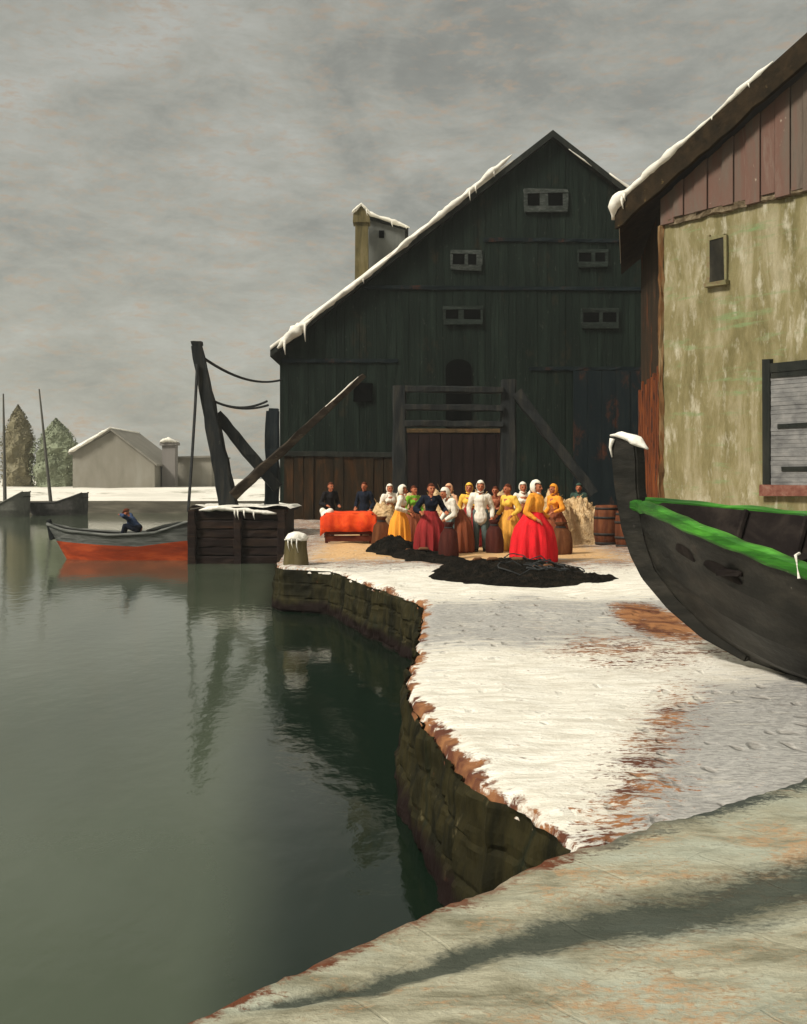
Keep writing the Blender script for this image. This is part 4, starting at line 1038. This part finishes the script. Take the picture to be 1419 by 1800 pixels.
    if skirt or seat is not None: capsule(c, up((0, 0, .97)), waist, .145*wide, .132*wide)
    else: capsule(c, up((0, 0, .80)), up((0, 0, .92)), .178*wide, .165*wide); capsule(c, up((0, 0, .92)), waist, .165*wide, .145*wide)
    capsule(c, waist, chest, .132*wide, .158*wide); capsule(c, chest, up((0, 0, 1.29)), .155*wide, .12)
    if skirt: capsule(c, up((-.07, .07, 1.20)), up((.07, .07, 1.20)), .085, .085)
    capsule(c, up((-.13, 0, 1.305)), up((.13, 0, 1.305)), .088, .088)
    for sh_, el, wr in arms:
        capsule(c, sh_, el, .078, .066)
        if sleeves: capsule(c, el, el.lerp(wr, .86), .066, .050)
    for v in c.verts:
        v.co = v.co*(1+.035*n3(v.co.x*11+px, v.co.y*11, v.co.z*9)); v.co = v.co*k
    c = remesh(c, .016, 5)
    for v in c.verts: v.co = P0+rz_ @ (v.co+Vector((0, 0, 0))+v.normal*.010*n3(v.co.x*20, v.co.y*20, v.co.z*14+px))
    build('blouse' if skirt else 'jacket', c, M[top], t, True)
    if skirt:
        c = B(); rr = .36*wide
        prof = [(.145*wide, 1.045), (.17*wide, .99), (.215*wide, .90), (rr*.86, .74), (rr*.98, .52), (rr*1.02, .28), (rr*1.0, .10), (rr*.97, .04)]
        lathe(c, (0, 0, 0), prof[::-1], 84, 12, .115, px, 1.05, .95)
        for v in c.verts:
            tt = max(0, min(1, (v.co.z-.8)/.25)); off = (hip-Vector((0, 0, .9)))
            v.co += Vector((.02*n3(v.co.x*4, v.co.z*3, px), -.035*math.sin(R(lean))*8*(1-tt)*.2, 0)); v.co = P0+rz_ @ (v.co*k)
        build('skirt', c, M[bottom], t, True)
        if apron:
            c = B(); g = []
            for i in range(9):
                a = lerp(-.75, .75, i/8)+math.pi/2
                g.append([c.verts.new(P0+rz_ @ (Vector((math.cos(a)*(interp([(.2, rr+.05), (.5, rr*.98), (.74, rr*.86), (.9, .245*wide), (1.03, .17*wide)], z))*1.08, math.sin(a)*(interp([(.2, rr+.05), (.5, rr*.98), (.74, rr*.86), (.9, .245*wide), (1.03, .17*wide)], z))+.03, z))*k)) for z in (1.03, .9, .74, .5, .3)])
            for a, b in zip(g, g[1:]):
                for j in range(4): c.faces.new((a[j], b[j], b[j+1], a[j+1]))
            build('apron', c, M[apron], t, True)
    else:
        c = B()
        for hj, kn, an in legs: capsule(c, hj, kn, .105, .078); capsule(c, kn, an+Vector((0, 0, .03)), .078, .062)
        capsule(c, hip+Vector((-.07, 0, .03)), hip+Vector((.07, 0, .03)), .125, .125)
        for v in c.verts: v.co = v.co*k
        c = remesh(c, .016, 4)
        for v in c.verts: v.co = P0+rz_ @ (v.co+v.normal*.008*n3(v.co.x*18, v.co.y*18, v.co.z*12))
        build('trousers', c, M[bottom], t, True)
    if not (seat is not None):
        for hj, kn, an in legs:
            c = B(); capsule(c, an+Vector((0, -.035, -.045)), an+Vector((0, .16, -.055)), .046, .040); capsule(c, an, an+Vector((0, 0, -.04)), .05, .048)
            for v in c.verts:
                v.co.z = max(v.co.z, .0); v.co = P0+rz_ @ (v.co*k)
            build('shoe', c, M['leather'], t, True)
    # head covering
    c = B(); r_ = blob(c, (0, 0, 0), (1, 1, 1), None, 3)
    kill = []
    if head == 'scarf': ax, ay, az, off = .104, .122, .140, Vector((0, -.014, .020))
    elif head == 'cap': ax, ay, az, off = .098, .112, .092, Vector((0, -.012, .062))
    else: ax, ay, az, off = .088, .106, .124, Vector((0, -.012, .014))
    for v in r_:
        q = Vector((v.co.x*ax, v.co.y*ay, v.co.z*az))+off
        q *= 1+.05*n3(q.x*30, q.y*30+px, q.z*30)
        v.co = q
        if head == 'scarf' and q.y > .035 and q.z < .070: kill.append(v)
        elif head == 'hair' and ((q.y > .02 and q.z < .062) or q.z < -.065): kill.append(v)
        elif head == 'cap' and q.z < .045: kill.append(v)
    bmesh.ops.delete(c, geom=kill, context='VERTS')
    bmesh.ops.solidify(c, geom=c.faces[:], thickness=.010)
    if head == 'scarf':
        tube(c, [(0, -.12, -.05), (.01, -.15, -.11), (-.01, -.13, -.20), (.0, -.12, -.27)], [.045, .055, .045, .012], 8, .5, .3, 20)
        tube(c, [(-.07, .05, -.10), (0, .085, -.125), (.07, .05, -.10)], .016, 6)
    if head == 'cap': tube(c, [(-.07, .075, .052), (0, .135, .046), (.07, .075, .052)], .016, 6)
    for v in c.verts: v.co = W(H(v.co))
    build({'scarf': 'headscarf', 'hair': 'hair', 'cap': 'cap'}[head], c, M[scarf_m if head == 'scarf' else 'hair'], t, True)
    return t
person('person in peach headscarf and cream blouse half hidden behind the bending one', 791, 26.0, 1.58, 222, 'peach_cloth', 'rust_cloth', True, 'scarf', 3, ((-.18, .26, 1.0), (.2, .12, .84)), wide=.84, scarf_m='peach_cloth')
person('person in brown shawl and dark skirt glimpsed behind the trousered one', 871, 26.4, 1.52, 195, 'rust_cloth', 'black_cloth', True, 'hair', 0, ((-.16, .28, 1.05), (.16, .28, 1.05)), wide=.86)
person('person in black jacket standing behind the white bundle on the red table', 579, 29.5, 1.62, 150, 'black_cloth', 'black_cloth', False, 'hair', 8, ((-.2, .25, .98), (.2, .25, .98)))
person('person in dark coat standing behind the right end of the red table', 641, 29.5, 1.62, 200, 'navy_cloth', 'black_cloth', False, 'hair', 0, ((-.22, .1, .86), (.22, .16, .92)))
person('person in white headscarf, white blouse and yellow orange skirt beside the green bodice', 703, 25.2, 1.56, 95, 'white_cloth', 'orange_cloth', True, 'scarf', 6, ((-.2, .28, .95), (.24, .22, 1.0)), wide=.80)
person('person in a bright green bodice and brown skirt standing close behind the white blouse', 727, 26.6, 1.54, 145, 'green_cloth', 'rust_cloth', True, 'hair', 0, ((-.2, .2, .95), (.22, .16, .9)), wide=.86)
person('person with auburn hair and navy jacket over a long crimson skirt facing the viewer', 757, 22.6, 1.62, 165, 'navy_cloth', 'crimson_cloth', True, 'hair', 4, ((-.30, .22, 1.02), (.30, .22, 1.02)), wide=.92)
person('person in white headscarf and blouse bending left over a rust and teal skirt', 806, 23.6, 1.62, -118, 'white_cloth', 'rust_cloth', True, 'scarf', 38, ((-.15, .46, .80), (.18, .42, .76)), wide=.88, apron='teal_cloth')
person('upright person in white headscarf and white jacket wearing grey green trousers', 845, 23.8, 1.66, 185, 'white_cloth', 'teal_cloth', False, 'scarf', 0, ((-.26, .08, .82), (.26, .08, .82)))
person('person with auburn hair in yellow blouse and amber skirt, bareheaded', 896, 24.0, 1.60, 232, 'yellow_cloth', 'amber_cloth', True, 'hair', 5, ((-.26, .18, .9), (.26, .18, .9)), wide=.84)
person('person in white headscarf and orange blouse with a wide bright red skirt', 938, 20.7, 1.68, 122, 'orange_cloth', 'red_cloth_bright', True, 'scarf', 4, ((-.28, .22, .92), (.26, .20, .9)), wide=1.22)
person('person in dark green headscarf and pale yellow green skirt right of the crowd', 1018, 28.0, 1.58, 200, 'dark_green_cloth', 'olive_yellow_cloth', True, 'scarf', 0, ((-.2, .1, .86), (.2, .1, .86)), wide=.82, scarf_m='dark_green_cloth')
person('person in cream shawl and amber skirt behind the tall brown sack', 685, 28.0, 1.56, 160, 'white_cloth', 'amber_cloth', True, 'scarf', 0, ((-.2, .2, .95), (.2, .1, .85)), wide=.8)
person('person in yellow blouse and crimson skirt squeezed between the bending and the trousered ones', 825, 25.6, 1.60, 190, 'yellow_cloth', 'crimson_cloth', True, 'scarf', 0, ((-.14, .28, 1.08), (.2, .14, .86)), wide=.82, scarf_m='yellow_cloth')
person('person in white blouse and crimson skirt behind the yellow bloused bareheaded one', 919, 25.8, 1.62, 170, 'white_cloth', 'crimson_cloth', True, 'scarf', 0, ((-.2, .12, .86), (.16, .28, 1.05)), wide=.82)
person('person in orange blouse and rust skirt at the right shoulder of the red skirted one', 977, 25.2, 1.58, 238, 'orange_cloth', 'rust_cloth', True, 'scarf', 6, ((-.2, .24, .95), (.2, .2, .9)), wide=.86, scarf_m='orange_cloth')
# rower
person('person in blue work clothes and red cap bending forward to row in the barge', 228, BD+.5, 1.62, -90, 'blue_cloth', 'navy_cloth', False, 'cap', 40, ((-.22, .52, .62), (.22, .52, .62)), seat=.16, base=(gx(236, BD), BD+.5, .80), group=None)

# ------------------------------------------------------------------ market goods
td = 26.6
tb = thing('market_table', 'low dark red boarded table under the bright orange cloth', 'table', (gx(614, td), td, QZ))
x0, x1 = gx(570, td), gx(656, td); zt = gz(903, td)
for i in range(4):
    bm = B(); z = lerp(QZ+.12, zt-.05, (i+.5)/4); box(bm, ((x0+x1)/2, td, z), (x1-x0-.08, .05, .14), None, .012); build('board', bm, M['wood_red'], tb)
for sx in (0, 1):
    for sy in (0, .7):
        bm = B(); beam(bm, ((x0+.06, x1-.06)[sx], td+.05+sy, QZ), ((x0+.06, x1-.06)[sx], td+.05+sy, zt-.03), .08, .08, None, 4, .006); build('leg', bm, M['wood_red'], tb)
bm = B(); box(bm, ((x0+x1)/2, td+.4, zt-.02), (x1-x0, .9, .05)); build('table_top', bm, M['wood_red'], tb)
bm = B(); n = 30; path = []
for i in range(n+1): path.append(lerp(x0-.10, x1+.10, i/n))
rows = []
for i, x in enumerate(path):
    row = []; w = math.sin(x*14)*.025+.03*n3(x*5, 2); e = .13*max(0, 1-min(i, n-i)/3)
    for (yy, z) in ((td-.09+w-.03, gz(934, td)+.05*n3(x*3, 1)), (td-.085+w, zt-.28), (td-.08+w*.5, zt-.05), (td-.04, zt+.02), (td+.25, zt+.05+.03*n3(x*4, 3)), (td+.6, zt+.05+.03*n3(x*4, 5)), (td+.87, zt+.015), (td+.9, zt-.1), (td+.92+w, zt-.4)):
        row.append(bm.verts.new((x, yy, z-e)))
    rows.append(row)
for a, b in zip(rows, rows[1:]):
    for k in range(8): bm.faces.new((a[k], b[k], b[k+1], a[k+1]))
bmesh.ops.recalc_face_normals(bm, faces=bm.faces); bmesh.ops.solidify(bm, geom=bm.faces[:], thickness=.012)
tag(build('table_cloth', bm, M['cloth_red'], None, True), 'bright orange red cloth hanging over the low table', 'cloth')
bm = B(); p = at(574, 903, td+.2)
blob(bm, p+Vector((0, 0, -.02)), (.15, .15, .12)); blob(bm, p+Vector((.10, -.03, .06)), (.10, .1, .09)); blob(bm, p+Vector((-.10, 0, .07)), (.08, .09, .09)); tube(bm, [p+Vector((-.05, -.1, -.02)), p+Vector((-.07, -.2, -.15)), p+Vector((-.06, -.28, -.42))], [.07, .055, .015], 8)
bm = remesh(bm, .02, 3); tag(build('cloth_bundle', bm, M['white_cloth'], None, True), 'small knotted white cloth bundle at the left end of the orange cloth', 'bundle')

def sack(label, px, pyt, pyb, d, wpx, m):
    z1 = gz(pyt, d); w = wpx/F*d/2; hgt = z1-QZ
    root = thing('sack', label, 'sack', (gx(px, d), d, QZ), 'sacks standing among the market people')
    bm = B(); lathe(bm, (gx(px, d), d, QZ), [(w*.85, -.02), (w*1.02, hgt*.15), (w*.98, hgt*.45), (w*.82, hgt*.72), (w*.42, hgt*.86)], 22, 5, .05, px, 1, .85, .16); build('bag', bm, m, root, True)
    bm = B(); lathe(bm, (gx(px, d), d, QZ), [(w*.36, hgt*.85), (w*.40, hgt*.92), (w*.62, hgt)], 18, 6, .18, px); build('neck', bm, m, root, True)
    bm = B(); tube(bm, [(gx(px, d)+w*.43*math.cos(a*.5236), d+w*.43*math.sin(a*.5236), QZ+hgt*.86) for a in range(13)], .014, 6); build('tie', bm, M['rope'], root)
sack('tall brown sack left of the white blouse and orange skirt', 671, 908, 962, 25.6, 34, M['sack_brown'])
sack('maroon sack in front of the bending person', 789, 918, 985, 22.0, 34, M['sack_maroon'])
sack('dark brown sack between the grey green trousers and the amber skirt', 869, 914, 970, 23.4, 32, M['sack_maroon'])
sack('dark red sack right of the wide red skirt', 986, 918, 976, 23.2, 42, M['sack_brown'])
# rust coloured casks at the right
def cask(label, px, pyt, d, wpx):
    z1 = gz(pyt, d); w = wpx/F*d/2; h = z1-QZ; c = (gx(px, d), d, QZ)
    root = thing('cask', label, 'cask', c, 'casks by the boat')
    bm = B(); lathe(bm, c, [(w*.84, 0), (w*.95, h*.2), (w, h*.5), (w*.95, h*.8), (w*.84, h), (w*.80, h), (w*.80, h-.05)], 28, 14, .012, px); build('staves', bm, M['barrel'], root, True)
    for f in (.08, .3, .7, .92):
        r = w*(1.0-.16*abs(2*f-1)**2)+.008; bm = B(); lathe(bm, c, [(r, h*f-.03), (r+.004, h*f), (r, h*f+.03)], 28); build('hoop', bm, M['iron'], root, True)
cask('tall rust red cask standing left of the black boat stem', 1066, 888, 26.5, 44)
cask('shorter rust red cask half hidden by the black boat stem', 1102, 898, 25.6, 42)
# straw heaps behind the crowd
def heap(name, label, cat, pts, m, zmax, rough, stalks=0, group=None, fl=None):
    """mound over an ellipse list [(x,y,rx,ry,h)]"""
    root = thing(name, label, cat, (pts[0][0], pts[0][1], QZ), group)
    xa = min(p[0]-p[2] for p in pts); xb = max(p[0]+p[2] for p in pts); ya = min(p[1]-p[3] for p in pts); yb = max(p[1]+p[3] for p in pts)
    nx = int(min(90, max(20, (xb-xa)/.05))); ny = int(min(60, max(16, (yb-ya)/.07))); bm = B(); g = []
    def hh(x, y):
        z = 0
        for (cx, cy, rx, ry, h) in pts:
            r2 = ((x-cx)/rx)**2+((y-cy)/ry)**2; r2 *= 1+.6*n3(x*1.7, y*1.7, cx)
            z = max(z, h*max(0, 1-r2)**(.85 if stalks else .6))
        return z*(1+rough*n3(x*5, y*5, 2)+rough*.6*n3(x*13, y*13, 6))
    for i in range(nx+1):
        x = lerp(xa, xb, i/nx); g.append([bm.verts.new((x, y, QZ-.02+hh(x, y)*1.0)) for y in [lerp(ya, yb, j/ny) for j in range(ny+1)]])
    for a, b in zip(g, g[1:]):
        for j in range(ny):
            if max(v.co.z for v in (a[j], b[j], b[j+1], a[j+1])) > QZ-.015: bm.faces.new((a[j], b[j], b[j+1], a[j+1]))
    bmesh.ops.delete(bm, geom=[v for v in bm.verts if not v.link_faces], context='VERTS')
    build('mound', bm, m, root, True)
    if stalks:
        bm = B()
        for _ in range(stalks):
            x = random.uniform(xa, xb); y = random.uniform(ya, yb); z = hh(x, y)
            if z < .03: continue
            u = Vector((random.gauss(0, 1), random.gauss(0, 1), random.gauss(0, .7))).normalized()*random.uniform(.06, .2); w = Vector((0, 0, 1)).cross(u).normalized()*.009
            c = Vector((x, y, QZ-.01+z)); bm.faces.new([bm.verts.new(c-u-w), bm.verts.new(c+u-w), bm.verts.new(c+u+w), bm.verts.new(c-u+w)])
        tag(build('stalks', bm, M['straw_light'], root), None, None, None, 'stuff')
    return root, hh
def hp_(px, py, d): return gz(py, d)-QZ
for (lab, parts) in (('straw heap behind the green bodice and navy jacket', [(720, 28.5, 52, 868), (770, 28.8, 50, 866)]),
                     ('straw heap behind the white jacket and the yellow blouse', [(838, 27.4, 60, 874), (880, 27.8, 40, 872)]),
                     ('tall straw heap right of the wide red skirt', [(970, 26.8, 56, 868), (1012, 27.4, 60, 876)]),
                     ('low straw heap left of the tall brown sack', [(676, 28.0, 40, 884)])):
    heap('straw_heap', lab, 'straw', [(gx(a, d), d, w/F*d, 1.0, gz(t, d)-QZ) for (a, d, w, t) in parts], M['straw'], 1, .22, 420, 'straw heaps behind the crowd')
# black nets on the snow
def floats(root, hh, spots):
    for (x, y, a) in spots:
        bm = B(); z = QZ+hh(x, y)+.0; dx, dy = math.cos(a)*.12, math.sin(a)*.12
        tube(bm, [(x-dx, y-dy, z), (x-dx*.6, y-dy*.6, z+.015), (x+dx*.6, y+dy*.6, z+.015), (x+dx, y+dy, z)], [.015, .035, .035, .012], 7); build('float', bm, M['cork'], root, True)
r1, h1 = heap('net_heap', 'wide flat heap of black nets with brown floats in front of the red skirt', 'net', [(gx(860, 18.2), 18.2, 1.15, 1.8, .27), (gx(950, 17.4), 17.4, 1.35, 1.2, .20), (gx(905, 19.0), 19.0, 1.2, 1.1, .26), (gx(1010, 17.6), 17.4, .9, .8, .10)], M['net'], 1, .35)
floats(r1, h1, [(gx(840, 19), 19.0, .6), (gx(880, 19.6), 19.6, -.5), (gx(908, 19), 18.9, -.3), (gx(935, 19), 18.4, .1), (gx(962, 18.6), 18.5, .4), (gx(866, 18.6), 18.5, .2)])
def cords(root, hh, cx, cy, rx, ry, n):
    for q in range(n):
        a0 = random.uniform(0, 6.28); px_, py_ = cx+random.uniform(-rx, rx), cy+random.uniform(-ry, ry); r_ = random.uniform(.15, .4); P = []
        for i in range(16):
            a = a0+i*.42; x, y = px_+r_*(1+.03*i)*math.cos(a), py_+r_*1.2*(1-.02*i)*math.sin(a); P.append((x, y, QZ+max(0, hh(x, y))+.03))
        bm = B(); tube(bm, P, .011, 5); build('cord', bm, M['rope'], root)
cords(r1, h1, gx(900, 18.2), 18.2, 1.0, 1.0, 7)
r2, h2 = heap('net_heap', 'smaller heap of black nets at the feet of the orange skirt', 'net', [(gx(690, 23.6), 23.6, .6, 1.4, .40), (gx(735, 22.4), 22.2, .75, 1.2, .22), (gx(775, 21.6), 21.5, .6, .9, .14)], M['net'], 1, .35)
floats(r2, h2, [(gx(720, 22.6), 22.8, .5), (gx(745, 22), 22.0, -.2)])
# rounded stone mooring post at the step of the quay
bd = 20.25; bx = gx(520, bd)
bo = thing('mooring_stone', 'stumpy rounded olive mooring stone with a snow cap on the quay edge', 'bollard', (bx, bd, QZ))
bm = B(); hgt = gz(938, bd)-QZ
lathe(bm, (bx, bd, QZ), [(.25, -.3), (.25, .1), (.225, hgt*.6), (.22, hgt*.8), (.17, hgt*.94), (.06, hgt)], 20, nz=.12); build('shaft', bm, mat('olive_mooring_stone', [(.045, .038, .016), (.10, .08, .035), (.17, .14, .075)], 3, V, .85, .7), bo, True)
bm = B(); lathe(bm, (bx+.01, bd, QZ), [(.215, hgt*.80), (.235, hgt*.88), (.17, hgt*1.0), (.05, hgt*1.06)], 20, nz=.3)
snow_ridge(bm, [(bx-.2, bd-.12, QZ+hgt*.82), (bx-.05, bd-.24, QZ+hgt*.88), (bx+.14, bd-.2, QZ+hgt*.82)], .05, 3, .8, 8, .04, (.1, .3)); build('snow_cap', bm, M['snow'], bo, True)

# thin winter air over the harbour
bm = B(); box(bm, (0, 60, 9.0), (260, 150, 22.0))
hm_ = bpy.data.materials.new('harbour_haze'); hm_.use_nodes = True; nt = hm_.node_tree; nt.nodes.remove(nt.nodes['Principled BSDF'])
pv = nt.nodes.new('ShaderNodeVolumePrincipled'); pv.inputs['Color'].default_value = (.88, .90, .86, 1); pv.inputs['Density'].default_value = .0006; pv.inputs['Anisotropy'].default_value = .2
nt.links.new(pv.outputs[0], nt.nodes['Material Output'].inputs['Volume'])
tag(build('haze', bm, hm_), 'thin grey winter haze over the harbour', 'haze', kind='stuff')

# ------------------------------------------------------------------ sky, sun, camera
W_ = bpy.data.worlds.new('World'); S.world = W_; W_.use_nodes = True
nt = W_.node_tree; N = nt.nodes; L = nt.links
bg = N['Background']; bg.inputs['Strength'].default_value = .1
SUN_EL, SUN_AZ = 42.0, -124.0            # azimuth from +Y towards +X
sk = N.new('ShaderNodeTexSky'); sk.sky_type = 'NISHITA'; sk.sun_disc = False; sk.sun_elevation = R(SUN_EL); sk.sun_rotation = R(SUN_AZ); sk.dust_density = 4; sk.air_density = 1.2
tc = N.new('ShaderNodeTexCoord')
def wn(st, sc, det, rg, rot=(0, 0, 0), dist=.5):
    mp = N.new('ShaderNodeMapping'); mp.inputs['Scale'].default_value = st; mp.inputs['Rotation'].default_value = rot
    L.new(tc.outputs['Generated'], mp.inputs['Vector'])
    no = N.new('ShaderNodeTexNoise'); no.inputs['Scale'].default_value = sc; no.inputs['Detail'].default_value = det; no.inputs['Roughness'].default_value = rg; no.inputs['Distortion'].default_value = dist
    L.new(mp.outputs[0], no.inputs['Vector']); return no.outputs['Fac']
big = wn((1, 1, 1.7), 2.6, 5, .55, (0, .5, 0), .9)
strk = wn((1, 1, 2.6), 11, 9, .76, (0, -.62, 0), .3)
strk2 = wn((1, 1, 3.4), 46, 7, .75, (0, -.75, 0), .2)
comb = mth('ADD', mth('MULTIPLY', big, .62), mth('MULTIPLY', strk, .38))
cr = N.new('ShaderNodeValToRGB'); e = cr.color_ramp.elements
cols = [(.28, (1.65, 1.65, 1.44)), (.42, (2.2, 2.2, 1.90)), (.51, (2.95, 2.92, 2.50)), (.59, (3.5, 3.48, 3.06)), (.76, (4.3, 4.3, 3.95))]
while len(e) < len(cols): e.new(.5)
for i, (p, c) in enumerate(cols): e[i].position = p; e[i].color = (*c, 1)
L.new(comb, cr.inputs['Fac'])
fl = rng(mth('ADD', mth('MULTIPLY', strk2, .7), mth('MULTIPLY', strk, .3)), .51, .62, 0, .6)
cl = mix(fl, cr.outputs['Color'], (3.5, 2.55, 1.7))
# the cloud deck is thinner and brighter overhead than along the horizon
sp = N.new('ShaderNodeSeparateXYZ'); L.new(tc.outputs['Generated'], sp.inputs[0])
zen = rng(sp.outputs['Z'], .45, .95, 1.0, 3.0)
zen = mth('MULTIPLY', zen, rng(sp.outputs['Z'], .0, .42, 1.04, .86))
vm = N.new('ShaderNodeVectorMath'); vm.operation = 'SCALE'; L.new(cl, vm.inputs[0]); L.new(zen, vm.inputs['Scale'])
mx = N.new('ShaderNodeMix'); mx.data_type = 'RGBA'; mx.inputs['Factor'].default_value = .93; L.new(sk.outputs[0], mx.inputs['A']); L.new(vm.outputs[0], mx.inputs['B'])
L.new(mx.outputs['Result'], bg.inputs['Color'])

sl = bpy.data.lights.new('sun', 'SUN'); sl.energy = 3.1; sl.angle = R(12); sl.color = (1.0, .94, .84)
so = bpy.data.objects.new('sun', sl); COL.objects.link(so)
ds = Vector((math.sin(R(SUN_AZ))*math.cos(R(SUN_EL)), math.cos(R(SUN_AZ))*math.cos(R(SUN_EL)), math.sin(R(SUN_EL))))
so.rotation_euler = ds.to_track_quat('Z', 'Y').to_euler()

cam = bpy.data.cameras.new('camera'); co = bpy.data.objects.new('camera', cam); COL.objects.link(co); S.camera = co
co.location = (0, 0, EYE); co.rotation_euler = (R(90), 0, 0)
cam.sensor_fit = 'VERTICAL'; cam.sensor_height = 36; cam.lens = 36; cam.shift_y = -60/1800; cam.clip_end = 6000; cam.clip_start = .05
S.view_settings.view_transform = 'Standard'; S.view_settings.look = 'None'; S.view_settings.exposure = .5; S.view_settings.gamma = 1
S.render.engine = 'CYCLES'; S.cycles.max_bounces = 6
